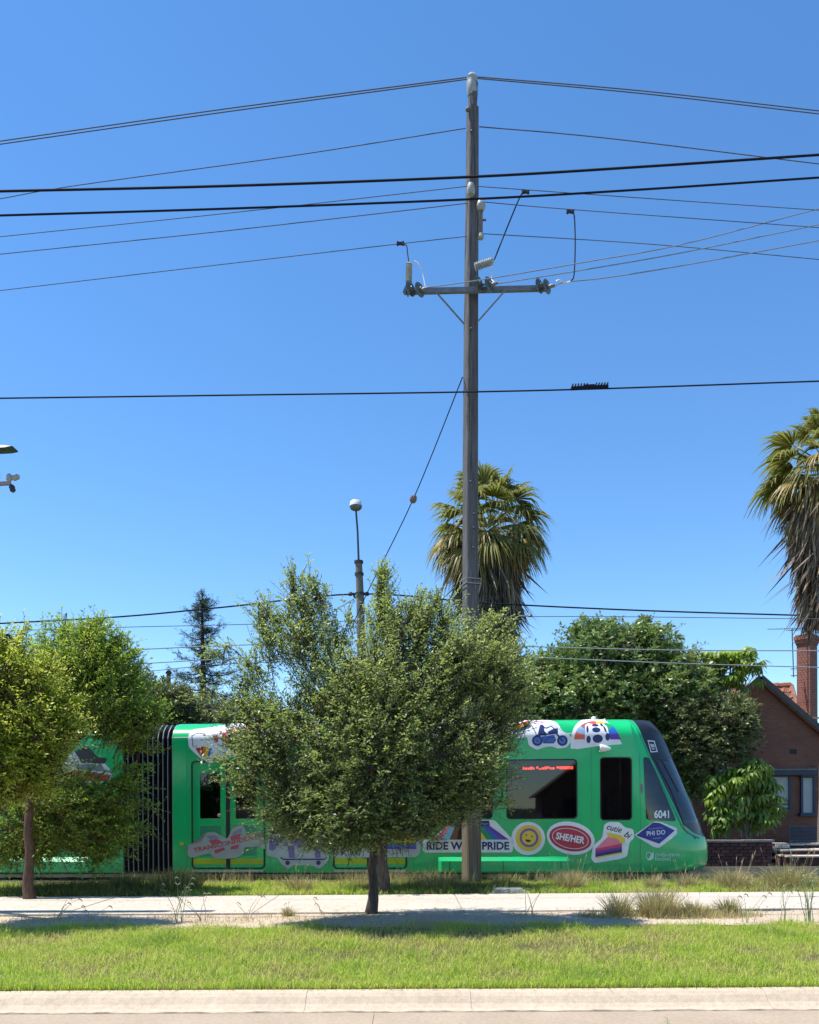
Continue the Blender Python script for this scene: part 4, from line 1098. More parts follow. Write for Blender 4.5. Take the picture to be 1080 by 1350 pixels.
# surge arresters
def arrester(a, b_, r, n=9):
    d = b_ - a; pr = [(r * .7, 0)]
    for k in range(n): pr += [(r, d.length * (k + .3) / n), (r * .72, d.length * (k + .8) / n)]
    pr += [(r * .5, d.length), (r * .2, d.length * 1.06)]
    m = MB(); m.lathe(pr, a, d, 12); m.build('surge_arrester', M['porcelain'], pole, smooth=True)
arrester(q(539, 372, PD - .3), q(539.5, 347, PD - .3), .07)
arrester(q(626, 352, PD - .35), q(650, 344, PD - .4), .085)
m = MB(); m.bar(q(533, 386, PD - .3), q(539, 372, PD - .3), .06, .06); m.bar(q(538, 391, PD - .28), q(538, 384, PD - .28), .03, .03); m.build('bracket', M['steel'], pole)

# ------------------------------------------------------------------ wires
def crom(pts, k=6):
    if len(pts) == 2: return pts
    o = []
    for i in range(len(pts) - 1):
        a, b, c, d = pts[max(i - 1, 0)], pts[i], pts[i + 1], pts[min(i + 2, len(pts) - 1)]
        for s in range(k):
            t = s / k
            o.append(0.5 * ((2 * b) + (c - a) * t + (2 * a - 5 * b + 4 * c - d) * t * t + (3 * b - a - 3 * c + d) * t ** 3))
    return o + [pts[-1]]
def wire(pp, wpx, label, mat='wire', par=None, name='power_line', cat='power line', group='overhead wires', ext=True):
    """pp: (px, py, distance) along the wire"""
    pts = [P(*p) for p in pp]
    if ext:
        if pp[0][0] <= 2: pts.insert(0, pts[0] + (pts[0] - pts[1]) * 1.2)
        if pp[-1][0] >= 1078: pts.append(pts[-1] + (pts[-1] - pts[-2]) * 1.2)
    pts = crom(pts); d = sum(p[2] for p in pp) / len(pp)
    m = MB(); m.tube(pts, wpx / 2 / F * d, 6)
    if par: return m.build(name, M[mat], par)
    return tag(m.build(name, M[mat], loc=pts[0], smooth=True), label, cat, group)
W = wire
W([(0, 186, 18.6), (300, 143, 17.8), (618, 101.5, PD)], 1.45, 'upper wire of the close pair left of the pole top', 'wire_grey')
W([(0, 190, 18.9), (300, 147, 18.0), (618, 104, PD + .1)], 1.45, 'lower wire of the close pair left of the pole top', 'wire_grey')
W([(627, 101, PD), (850, 120, 17.5), (1080, 146, 18)], 1.38, 'upper wire of the close pair right of the pole top', 'wire_grey')
W([(627, 103, PD + .1), (850, 123.5, 17.6), (1080, 150, 18.2)], 1.38, 'lower wire of the close pair right of the pole top', 'wire_grey')
W([(0, 262, 19.5), (100, 244.5, 19), (380, 206, 18), (614, 169, PD)], 1.14, 'thin grey wire falling left from just under the pole top', 'wire_grey')
W([(632, 167, PD), (800, 182, 17.5), (1080, 216, 18.5)], 1.30, 'thin grey wire falling right from just under the pole top', 'wire_grey')
W([(0, 252, 12.0), (300, 245, 12), (622, 233, 12), (850, 219.5, 12), (1080, 204, 12.1)], 3.1, 'upper of the two thick black cables passing in front of the pole')
W([(0, 284, 12.0), (300, 275, 12), (622, 262.5, 12), (850, 249.5, 12), (1080, 234, 12.1)], 2.6, 'lower of the two thick black cables passing in front of the pole')
W([(0, 312, 19), (300, 281, 18), (620, 245, PD - .3)], 0.99, 'faint grey wire ending at the white insulator left side, third level', 'wire_grey')
W([(622, 245, PD - .3), (860, 262, 17.6), (1080, 277, 18.2)], 0.99, 'faint grey wire running right from the white insulator, third level', 'wire_grey')
W([(0, 335, 19.2), (300, 304, 18), (632, 266, PD - .1)], 1.08, 'faint grey wire ending at the second insulator from the left', 'wire_grey')
W([(636, 266, PD - .1), (752, 276, 17.3), (1080, 300, 18.2)], 0.99, 'faint grey wire running right from the second insulator under the jumper clamp', 'wire_grey')
W([(0, 383, 19), (280, 350, 18), (530, 321, 17.3), (630, 310, PD - .1)], 0.99, 'grey wire falling left with the left jumper hanging from it', 'wire_grey')
W([(636, 308, PD - .1), (860, 322, 17.6), (1080, 342, 18.3)], 0.99, 'grey wire running right just above the crossarm', 'wire_grey')
W([(562, 379, PD - .5), (640, 368, PD - .6), (780, 344, 17), (900, 322, 17.5), (1080, 275, 18.5)], 1.3, 'light wire climbing right from the left crossarm insulator', 'wire_light')
W([(650, 375, PD - .5), (780, 354, 17), (900, 333, 17.5), (1080, 296, 18.5)], 1.3, 'light wire climbing right from the middle crossarm insulator', 'wire_light')
W([(729, 379, PD - .5), (745, 372, 16.6), (800, 366, 17), (900, 350, 17.5), (1080, 317, 18.5)], 1.4, 'light wire climbing right from the right crossarm insulator', 'wire_light')
W([(0, 525, 14), (300, 521, 14), (700, 515, 14), (1080, 502.5, 14.1)], 2.0, 'single black cable crossing the sky at mid height', 'wire')
W([(530, 321, 17.3), (536, 324, 17.1), (537.5, 335, 16.9), (539.5, 347, PD - .3)], 1.7, 'short black jumper dropping to the left surge arrester', name='jumper_wire', group='jumper wires at the crossarm', ext=False)
W([(693, 253, 17.3), (687, 257, 17.2), (672, 292, 17), (652, 342, PD - .4)], 1.7, 'slanting black jumper dropping to the middle surge arrester', name='jumper_wire', group='jumper wires at the crossarm', ext=False)
W([(752, 279, 17.3), (757, 283, 17.2), (758.5, 320, 17), (757, 362, 16.9), (753, 370, 16.8)], 1.7, 'long vertical black jumper right of the crossarm', name='jumper_wire', group='jumper wires at the crossarm', ext=False)
W([(546, 344, PD - .4), (552, 348, PD - .4), (557, 360, PD - .4), (561, 378, PD - .45)], 1.6, 'curved pale lead beside the left arrester', 'white_plastic', name='jumper_wire', group='jumper wires at the crossarm', ext=False)
W([(648, 348, PD - .4), (648.5, 368, PD - .45), (652, 371, PD - .5)], 1.6, 'short white lead under the middle arrester', 'white_plastic', name='jumper_wire', group='jumper wires at the crossarm', ext=False)
W([(733, 371, PD - .5), (738, 369, PD - .5), (744, 373, PD - .4), (752, 371, PD - .4)], 1.8, 'pale curled lead at the right end of the crossarm', 'white_plastic', name='jumper_wire', group='jumper wires at the crossarm', ext=False)
for px, py, lb in ((528, 321, 'clamp on the wire above the left jumper'), (693, 253, 'clamp on the wire above the slanting jumper'), (752, 279, 'clamp on the wire above the vertical jumper')):
    m = MB(); c = P(px, py, 17.3); m.box(c, (.09, .05, .05)); m.box(c - Vector((.06, 0, 0)), (.04, .06, .07)); m.box(c + Vector((.06, 0, 0)), (.04, .06, .07))
    tag(m.build('wire_clamp', M['dark_metal'], loc=c, bevel=.005), lb, 'clamp', 'wire clamps')
# comb shaped device on the mid cable
c = P(777, 509, 14); cd = thing('cable_device', 'black comb shaped device with spikes clipped on the mid height cable', 'cable device', c)
m = MB(); m.bar(P(753, 512.2, 14), P(802, 509.6, 14), .06, .045); m.bar(P(770, 509.6, 14), P(784, 509, 14), .05, .05); m.build('bar', M['wire'], cd, bevel=.004)
for k in range(13):
    if 5 < k < 8: continue
    px = 754 + k * 3.75; m = MB(); a = P(px, 511.5 - k * .2, 14); b_ = P(px + 3.0 * (1 if k > 5 else .6), 506.0 - k * .15, 14); m.tube([a, b_], [.016, .012], 5); m.build('spike', M['wire'], cd)

# stay wire with insulator
W([(610, 497, PD - .05), (545, 658, 18.6), (484, 782, 20.5), (462, 832, 21.3)], 1.4, 'black stay wire slanting down left from the tall pole', 'wire', name='stay_wire', cat='stay wire')
m = MB(); c = P(545, 658, 18.6); ax = P(551, 642, 18.5) - c; m.lathe([(.035, -.09), (.07, -.06), (.085, 0), (.07, .06), (.035, .09)], c, ax, 8)
tag(m.build('stay_insulator', plain('brown_porcelain', (.16, .10, .09), .35), loc=c), 'small brown insulator block on the slanting stay wire', 'insulator')

# ------------------------------------------------------------------ lamp pole behind
LD = 27.0
lb_ = P(477, 1120, LD); lb_.z = 0
lp = thing('lamp_pole', 'concrete tramway pole topped by a thin mast with a round white lamp', 'lamp pole', lb_)
def ql(px, py, d=LD): return P(px, py, d)
m = MB(); base = ql(478, 1100); base.z = 0; m.tube([base, ql(475.5, 800), ql(473, 741)], [.17, .135, .115], 10); m.build('shaft', M['bark_palm'], lp, smooth=True)
for py, r in ((741, .15), (757, .15), (783, .16)):
    m = MB(); m.lathe([(r, -.04), (r, .04)], ql(473 + (py - 741) * .04, py), (0, 0, 1), 12); m.build('collar', M['dark_metal'], lp)
m = MB(); m.tube([ql(473, 741), ql(471.5, 700), ql(469.5, 674)], [.035, .032, .03], 8); m.build('mast', M['dark_metal'], lp)
m = MB(); c = ql(469.3, 672); m.lathe([(.05, -.03), (.15, .0), (.20, .06), (.205, .12)], c, (-.02, 0, 1), 18); lh = m.build('lamp_bowl', M['steel'], lp, smooth=True)
m = MB(); m.lathe([(.205, .12), (.20, .15), (.18, .26), (.16, .28), (.0, .29)], c, (-.02, 0, 1), 18); m.build('lamp_cover', M['white_plastic'], lp, smooth=True)
m = MB()
for px in (462, 484):
    m.bar(ql(474.5, 783), ql(px, 783), .07, .06); m.lathe([(.06, -.06), (.075, 0), (.06, .06)], ql(px, 783), (1, 0, 0), 8)
m.tube([ql(466, 783), ql(468, 788), ql(474, 790)], .04, 5); m.build('wire_arm', M['dark_metal'], lp)
W([(0, 822, LD), (160, 813, LD), (300, 800, LD), (475, 783, LD), (640, 795, LD), (850, 805, LD), (1080, 812, LD)], 2.1, 'black cable strung through the lamp pole behind the tram')
W([(0, 832, 22), (160, 827, 22), (330, 823, 22), (690, 813, 22), (1080, 816, 22)], 0.99, 'thin wire just below the lamp pole cable', 'wire_grey')
W([(0, 867, 20.5), (150, 858, 20.5), (330, 850, 20.5), (520, 846, 20.5), (690, 852, 20.5), (880, 857, 20.5), (1080, 858, 20.5)], 1.5, 'tram contact wire, upper of two above the dark trees', 'wire_light')
W([(0, 884, 20.2), (150, 877, 20.2), (330, 867, 20.2), (520, 860, 20.2), (690, 866, 20.2), (880, 874, 20.2), (1080, 880, 20.2)], 1.4, 'tram contact wire, lower of two above the dark trees', 'wire_light')
W([(0, 894, 26), (180, 886, 26), (330, 874, 26), (640, 868, 26)], 0.90, 'faintest wire low on the left above the olive trees', 'wire_grey')
W([(430, 812, 22.5), (466, 790, 24)], 1.08, 'short span wire left of the lamp pole', 'wire_grey', name='span_wire', ext=False)
W([(684, 812, 21.9), (699, 811, 21.9)], 1.6, 'short bright fitting hanging on the thin wire right of the palm', 'wire_light', name='wire_spacer', cat='wire fitting', ext=False)
m = MB(); c = P(699, 811.5, 21.9); m.lathe([(.02, -.03), (.07, -.02), (.02, .05)], c, (0, 0, 1), 6); tag(m.build('hanger', M['dark_metal'], loc=c), 'tiny dark hanger on the thin wire right of the palm', 'wire fitting')

# street lamp reaching in from the left
c0 = P(-60, 1100, 12.5); c0.z = 0
sl_ = thing('street_lamp', 'dark street lamp head reaching in at the left edge above a crossarm', 'street lamp', c0)
m = MB(); t0 = P(-60, 560, 12.5); m.tube([c0, (c0 + t0) / 2, t0], [.16, .14, .12], 10); m.build('pole', M['pole'], sl_, smooth=True)
m = MB(); m.tube([P(-60, 585, 12.5), P(-30, 587, 12.5), P(-12, 590, 12.5)], .03, 6); m.build('arm', M['dark_metal'], sl_)
m = MB()
pr = [(-.03, .03), (.02, .05), (.20, .065), (.36, .05), (.46, .012)]
c = P(-20, 591.5, 12.5)
for sx, hh in pr: m.v += [c + Vector((sx, y, z)) for y, z in ((-.11, -hh * .55), (.11, -hh * .55), (.08, hh * .35), (-.08, hh * .35))]
for i in range(len(pr) - 1):
    for k in range(4): m.f.append([i * 4 + k, i * 4 + (k + 1) % 4, i * 4 + 4 + (k + 1) % 4, i * 4 + 4 + k]); m.m.append(0)
m.f += [[0, 1, 2, 3], [16, 17, 18, 19]]; m.m += [0, 0]
m.build('lamp_head', M['dark_metal'], sl_, smooth=True)
m = MB(); m.bar(P(-60, 642, 12.5), P(14, 637, 12.5), .05, .05); m.build('crossarm', plain('pinkish_timber', (.30, .25, .24), .8), sl_)
for px, py, ax, mt in ((12, 634, (.05, 0, 1), 'porcelain'), (17, 631, (.9, 0, .35), 'porcelain'), (15, 640, (.3, 0, -1), 'dark_metal'), (-4, 632, (0, 0, 1), 'porcelain')):
    m = MB(); m.lathe([(.025, -.01), (.045, .02), (.04, .06), (.045, .08), (.015, .11)], P(px, py, 12.5), ax, 10); m.build('insulator', M[mt], sl_, smooth=True)
# ------------------------------------------------------------------ houses
M['brick'] = brick_mat('dark_red_brick', (0.30, 0.125, 0.085), (0.18, 0.080, 0.056), (0.26, 0.20, 0.16), 1.0, .5)
M['brick_ch'] = brick_mat('chimney_brick', (0.34, 0.135, 0.095), (0.20, 0.075, 0.055), (0.36, 0.28, 0.21), 1.0, .3)
M['tile'] = plain('terracotta_tile', (0.30, 0.105, 0.062), .75, var=.45, scale=3, bump=.4)
M['tile_b'] = plain('terracotta_tile_weathered', (0.22, 0.10, 0.07), .85, var=.4, scale=4, bump=.4)
M['barge'] = plain('dark_barge_board', (0.085, 0.082, 0.08), .7)
M['blue_paint'] = plain('navy_paint', (0.025, 0.045, 0.085), .45)
M['blind'] = plain('white_blind', (0.50, 0.52, 0.50), .7, var=.06)
M['house_glass'] = plain('dark_house_glass', (0.03, 0.035, 0.04), .08, spec=.6)
HD = 27.0
hb = P(1000, 1125, HD); hb.z = 0
house = thing('brick_house', 'dark red brick house with a steep gable and navy windows behind the tram nose', 'house', hb)
def qh(px, py, d=HD): return P(px, py, d)
ap, le, re_ = qh(1000, 899), qh(922, 968), qh(1118, 1003)
def gable(x0, x1, y, name='wall'):
    m = MB(); z1 = le.z; k = (ap.z - le.z) / (ap.x - le.x)
    pts = [(x0, 0), (x1, 0), (x1, ap.z - k * (x1 - ap.x)), (ap.x, ap.z), (x0, ap.z - k * (ap.x - x0))]
    m.add([(x, y, z) for x, z in pts] + [(x, y + 8.5, z) for x, z in pts], [(0, 1, 2, 3, 4), (9, 8, 7, 6, 5)] + [(i, (i + 1) % 5, 5 + (i + 1) % 5, 5 + i) for i in range(5)])
    return m.build(name, M['brick'], house)
k_ = (ap.z - le.z) / (ap.x - le.x)
gx0, gx1 = le.x + .25, ap.x + 3.0
gable(gx0, gx1, HD)
# lower left wing wall, seen under the dark tree
m = MB(); a = qh(880, 1010); m.box(((a.x + gx0) / 2, HD + 1.23, 1.5), (gx0 - a.x, 2.4, 3.0)); m.build('wall', M['brick'], house)
for sgn, ex in ((-1, le.x - .1), (1, ap.x + 3.4)):
    m = MB(); e = Vector((ex, HD - .2, ap.z - k_ * abs(ex - ap.x))); t = Vector((ap.x, HD - .2, ap.z))
    up = Vector((0, 0, .13)); m.bar(t + up, e + up, .07, .17, Vector((0, 0, 1))); m.build('barge_board', M['barge'], house)
    m = MB(); o2 = Vector((0, 4.6, .03)); m.bar(t + o2, e + o2, 9.2, .1); m.build('gable_roof', M['tile_b'], house)
# low lintel band, windows, vent
m = MB(); m.bar(qh(936, 1019, HD - .12), qh(1076, 1018, HD - .12), .26, .20); m.build('window_head', M['blue_paint'], house, bevel=.01)
m = MB(); m.bar(qh(936, 1015.4, HD - .25), qh(1076, 1014.4, HD - .25), .10, .05); m.build('gutter', M['steel'], house)
def hwin(x0, y0, x1, y1, bands=(), pane='blind', cols=1):
    m = MB(); a, b_ = qh(x0, y1, HD - .03), qh(x1, y0, HD - .03); w = .07
    cx, cz = (a.x + b_.x) / 2, (a.z + b_.z) / 2; W_, H_ = b_.x - a.x, b_.z - a.z
    for c, s in (((cx, HD - .03, a.z), (W_ + w, .1, w)), ((cx, HD - .03, b_.z), (W_ + w, .1, w)), ((a.x, HD - .03, cz), (w, .1, H_ - w)), ((b_.x, HD - .03, cz), (w, .1, H_ - w))): m.box(c, s)
    fr = m.build('window', M['blue_paint'], house)
    m = MB(); m.box((cx, HD - .015, cz), (W_ - w, .02, H_ - w)); m.build('blind' if pane == 'blind' else 'pane', M[pane], fr)
    for y in bands:
        m = MB(); z = qh(x0, y).z; m.box((cx, HD - .04, z), (W_ - w, .035, .045)); m.build('glazing_bar', M['blue_paint'], fr)
    return fr
hwin(1000, 1023, 1041, 1070, (1055.5, 1060.5, 1066))
hwin(940, 1023, 962, 1066)
hwin(962, 1023, 1000, 1070, (1055.5, 1060.5, 1066), 'blind')
hwin(1057, 1024, 1073, 1073, (), 'blind')
hwin(1110, 1024, 1150, 1073, (), 'house_glass')
m = MB(); m.bar(qh(1054, 1074, HD - .08), qh(1077, 1074, HD - .08), .2, .1); m.bar(qh(1056, 1022.5, HD - .16), qh(1072, 1022.5, HD - .16), .06, .07); m.build('window_sill', M['blue_paint'], house)
m = MB(); m.box(qh(1046, 991, HD - .004), (.22, .02, .16)); m.build('air_vent', M['rubber'], house)

# tiled roof slope right of the gable: single tiles
def tiles(ridge_a, ridge_b, foot_a, foot_b, courses, wid, parent, hip=None, mats=('tile', 'tile_b'), lim=260):
    """tiles laid in courses on the slope between a ridge line and a foot line"""
    tm = {}
    rn = random.Random(5)
    L = (foot_a - ridge_a).length / courses
    base = MB(); base.add([ridge_a, ridge_b, foot_b, foot_a], [(0, 1, 2, 3)]); base.build('roof_deck', M['barge'], parent)
    cnt = 0
    org = Vector(parent.location)
    for r in range(courses):
        t0, t1 = r / courses, (r + 1.12) / courses
        a0, b0 = ridge_a.lerp(foot_a, t0), ridge_b.lerp(foot_b, t0)
        a1, b1 = ridge_a.lerp(foot_a, t1), ridge_b.lerp(foot_b, t1)
        wdt = (b1 - a1).length; nt = max(1, int(wdt / wid)); ux = (b1 - a1).normalized()
        dn = (a1 - a0).normalized(); nn = ux.cross(dn).normalized()
        if nn.z < 0: nn = -nn
        for i in range(nt):
            off = (i + (.5 if r % 2 else 0)) * wid
            if off + wid > wdt: continue
            p = a1 + ux * off
            key = 'tile' if rn.random() < .55 else 'tile_b'
            if key not in tm:
                me = bpy.data.meshes.new('tile'); w_, l_ = wid - .012, L * 1.1
                pr = [(0, .0), (w_ * .12, .035), (w_ * .3, .012), (w_ * .62, .012), (w_ * .8, .045), (w_, .035), (w_, .01), (0, -.02)]
                vs = [ux * x + nn * (z + .035) for x, z in pr] + [ux * x + nn * z - dn * l_ for x, z in pr]; n = len(pr)
                me.from_pydata([tuple(v) for v in vs], [], [tuple(range(n)), tuple(range(2 * n - 1, n - 1, -1))] + [(k, (k + 1) % n, n + (k + 1) % n, n + k) for k in range(n)])
                me.materials.append(M[key]); tm[key] = me
            o = put('tile', tm[key], parent, p - org + nn * (.012 + rn.uniform(-.006, .008))); cnt += 1
            if cnt > lim: return
    m = MB(); n = max(2, int((ridge_b - ridge_a).length / .42))
    for k in range(n):
        a = ridge_a.lerp(ridge_b, k / n); b_ = ridge_a.lerp(ridge_b, (k + .95) / n); m.tube([a + Vector((0, 0, .02)), b_ + Vector((0, 0, .035))], [.12, .135], 8)
    m.build('ridge_tiles', M['tile'], parent)
ra, rb = qh(962, 908, 30.5), qh(1043, 905, 30.5)
fa, fb = qh(925, 985, 27.9), qh(1063, 981, 27.9)
tiles(ra, rb, fa, fb, 9, .30, house)
# hip to the right and valley cap
m = MB(); m.tube([rb + Vector((0, 0, .03)), fb + Vector((0, 0, .03))], .10, 6); m.build('hip_tiles', M['tile_b'], house)
m = MB(); m.add([rb, fb, fb + Vector((0.2, 6, 0)), rb + Vector((0, 3, 0))], [(0, 1, 2, 3)]); m.build('roof_deck', M['tile_b'], house)
m = MB(); a = qh(1063, 938, 27.6); m.add([qh(1056, 946, 27.5), qh(1068, 945.5, 27.5), a, qh(1062, 946, 28.2)], [(0, 1, 2), (1, 3, 2), (3, 0, 2)]); m.bar(qh(1054, 946.5, 27.5), qh(1082, 946.5, 27.6), .1, .05); m.build('flashing', plain('cream_flashing', (.55, .43, .24), .7), house)

# chimney
ch_c = qh(1064.5, 940, 28.3); cr = Matrix.Rotation(R(-50), 3, 'Z')
m = MB(); zt, zb = qh(1064, 838, 28.3).z, 2.5
def cbox(w, z0, z1): m.box((ch_c.x, ch_c.y, (z0 + z1) / 2), (w * 1.0, w * 1.25, z1 - z0), cr)
cbox(.45, zb, zt - .34); cbox(.49, zt - .34, zt - .27); cbox(.535, zt - .27, zt - .17); cbox(.58, zt - .17, zt - .05); cbox(.52, zt - .05, zt)
chm = m.build('chimney', M['brick_ch'], house)
for dx in (.02,):
    m = MB(); m.lathe([(.11, 0), (.12, .05), (.10, .14), (.125, .16), (.125, .2)], (ch_c.x + .08, ch_c.y, zt), (0, 0, 1), 12); m.build('chimney_pot', M['tile'], chm, smooth=True)
# antenna on the chimney
ant = thing('tv_antenna', 'thin roof antenna with a long horizontal boom beside the brick chimney', 'antenna', qh(1046, 895, 28.0))
m = MB(); m.tube([qh(1046.5, 893, 28), qh(1044.5, 828, 28)], .018, 6); m.build('mast', M['steel'], ant)
m = MB()
for y in (882, 891): m.tube([qh(1043, y, 28), qh(1053, y - .3, 28.1)], .015, 5)
m.build('bracket', M['steel'], ant)
m = MB(); m.tube([qh(1012, 829.5, 28), qh(1068, 828.5, 28)], .012, 5); m.tube([qh(1050, 829, 28), qh(1068, 824.5, 28.1)], .009, 4); m.build('boom', M['steel'], ant)
m = MB()
for i in range(15):
    px = 1013 + i * 3.3; L = .12 + .05 * (i / 14) * 4; c = qh(px, 829.3, 28); m.tube([c + Vector((-.03, -L, -.012)), c + Vector((.03, L, .012))], .006, 3)
for i in range(4): c = qh(1040 + i * 4, 831.5 - i * .3, 28); m.tube([c + Vector((-.1, 0, 0)), c + Vector((.1, 0, 0))], .008, 3)
m.build('antenna_elements', M['steel'], ant)

# low brick garden wall, brick by brick
gw = P(975, 1145, 21.6); gw.z = 0
wall = thing('garden_wall', 'low dark brick garden wall with pale coping in front of the brick house', 'wall', gw)
bmesh_ = {}
WX0, WX1 = P(878, 1140, 21.6).x - gw.x, P(1019, 1140, 21.6).x - gw.x
def brick_me(key, s, mat):
    if key not in bmesh_:
        t = MB(); t.box((0, 0, 0), s); o = t.build('brick', mat, bevel=.004); bmesh_[key] = o.data; bpy.data.objects.remove(o)
    return bmesh_[key]
bA = plain('wall_brick_dark', (0.075, 0.032, 0.028), .9, var=.4, bump=.4); bB = plain('wall_brick_red', (0.13, 0.05, 0.04), .9, var=.35, bump=.4)
m = MB(); m.box(((WX0 + WX1) / 2, .14, .30), (WX1 - WX0 + .05, .10, .62)); m.build('wall_core', plain('mortar', (.08, .07, .065), .95), wall, local=True)
for r in range(7):
    x = WX0 + (.12 if r % 2 else 0)
    while x < WX1 - .1:
        kk = random.random() < .3
        put('brick', brick_me('b' if kk else 'a', (.226, .10, .074), bB if kk else bA), wall, Vector((x + .12, .04 + random.uniform(-.004, .004), .04 + r * .086)))
        x += .24
x = WX0
while x < WX1 - .2:
    put('coping_brick', brick_me('c', (.40, .22, .06), plain('pale_coping', (.27, .21, .18), .85, var=.35)) if 'c' not in bmesh_ else bmesh_['c'], wall, Vector((x + .2, .09, .655 + random.uniform(-.004, .004)))); x += .41
# steps and broken wall right of it
stp = P(1055, 1140, 21.9); stp.z = 0
steps = thing('garden_steps', 'old brick garden steps with pale worn stone edges at the far right', 'steps', stp)
for i, (px0, y, d) in enumerate(((1036, 1129, 21.7), (1029, 1120.5, 22.2), (1018, 1113, 22.8))):
    a = P(px0, y, d); b_ = P(1150, y, d)
    m = MB(); m.box(((a.x + b_.x) / 2, d + .3, a.z / 2 - .03), (b_.x - a.x, .6, a.z - .05)); m.build('riser', bA, steps)
    x = a.x
    while x < b_.x:
        w = random.uniform(.35, .8); m = MB(); m.box((x + w / 2, d + .26, a.z - .01 + random.uniform(-.008, .008)), (w - .02, .66, .045), Matrix.Rotation(random.uniform(-.02, .02), 3, 'Y')); m.build('tread_stone', M['path'], steps, bevel=.01); x += w
for i in range(5):
    px = 1021 + i * 3.1; m = MB(); m.box(P(px, 1116 - (i % 2) * 3, 21.9), (.22, .2, .07), Matrix.Rotation(random.uniform(-.2, .2), 3, 'Z')); m.build('loose_brick', M['path'], steps, bevel=.006)
# dark blue bench by the wall of the house
bq = qh(1071, 1112, HD - 1.2); bq.z = .55
bench = thing('garden_bench', 'dark navy slatted bench against the brick house at the right edge', 'bench', Vector((bq.x, bq.y, 0)))
for i in range(4):
    m = MB(); m.box((0, .22, .55 + i * .11), (1.2, .03, .085)); m.build('back_slat', M['blue_paint'], bench, local=True, bevel=.005)
for i in range(3):
    m = MB(); m.box((0, -.12 + i * .13, .45), (1.2, .11, .03)); m.build('seat_slat', M['blue_paint'], bench, local=True, bevel=.005)
for sx in (-.55, .55):
    m = MB(); m.box((sx, .24, .48), (.06, .05, .96)); m.box((sx, -.16, .22), (.06, .05, .45)); m.box((sx, .04, .42), (.05, .4, .05)); m.build('leg', M['blue_paint'], bench, local=True)
# raised garden behind the wall
m = MB(); a = P(870, 1110, 21.9).x
m.add([(a - 12, 22.0, .35), (30, 22.9, .35), (30, 40, .35), (a - 12, 40, .35)], [(0, 1, 2, 3)]); m.build('garden', M['soil_far'])['kind'] = 'structure'

# neighbour house mostly hidden by the dark tree
nb = P(880, 1110, 34); nb.z = 0
nh = thing('brick_house', 'second house behind the dark trees, only its tiled roof peak showing', 'house', nb)
m = MB(); m.box((nb.x, 38, 1.8), (9, 7, 3.6)); m.build('wall', M['brick'], nh)
pk = P(909, 857, 37.5)
m = MB(); x0, x1 = nb.x - 4.8, nb.x + 4.8
m.add([(x0, 34.2, 3.5), (x1, 34.2, 3.5), (x1, 41.8, 3.5), (x0, 41.8, 3.5), (pk.x - 2.6, 38, pk.z), (pk.x, 38, pk.z)], [(0, 1, 5, 4), (1, 2, 5), (2, 3, 4, 5), (3, 0, 4)]); m.build('roof', M['tile_b'], nh)

# house on the camera's side of the street: what the tram windows reflect
oh = thing('brick_house', 'brick house with a plain gable, seen only reflected in the tram windows', 'house', (8.6, -13, 0))
m = MB(); m.add([(4.4, -13, 0), (13.2, -13, 0), (13.2, -13, 2.4), (8.8, -13, 5.7), (4.4, -13, 2.4), (4.4, -22, 0), (13.2, -22, 0), (13.2, -22, 2.4), (8.8, -22, 5.7), (4.4, -22, 2.4)],
    [(0, 1, 2, 3, 4), (9, 8, 7, 6, 5), (0, 5, 6, 1), (1, 6, 7, 2), (4, 9, 5, 0)]); m.build('wall', M['brick'], oh)
for sgn in (-1, 1):
    m = MB(); m.bar((8.8, -17.5, 5.78), (8.8 + sgn * 4.8, -17.5, 2.18), 9.8, .12); m.build('roof', M['tile_b'], oh)
for x in (6.4, 10.2):
    m = MB(); m.box((x, -12.98, 1.5), (1.5, .08, 1.2)); m.build('window', M['house_glass'], oh)
# ------------------------------------------------------------------ trees
def norm(a): return a / np.maximum(np.linalg.norm(a, axis=1, keepdims=True), 1e-9)

def px_blobs(bl, d0):
    """photo ellipses (px, py, rx, ry, depth offset, depth radius, weight) -> centres, radii"""
    C, Rr, Wt = [], [], []
    for b in bl:
        px, py, rx, ry, do, dr = b[:6]
        d = d0 + do; c = P(px, py, d); C.append(c[:]); Rr.append((rx / F * d, dr, ry / F * d)); Wt.append(b[6] if len(b) > 6 else 1.0)
    C, Rr, Wt = np.array(C), np.array(Rr), np.array(Wt)
    return C, Rr, Wt
def sample(C, Rr, Wt, n, rng, shell=.45):
    v = (Rr.prod(1)) ** .75 * Wt; v = v / v.sum()
    k = rng.choice(len(C), n, p=v); u = norm(rng.normal(size=(n, 3))); r = rng.random(n) ** shell * (1 + .10 * np.minimum(rng.exponential(size=n), 2.5))
    return C[k] + u * Rr[k] * r[:, None], k, u

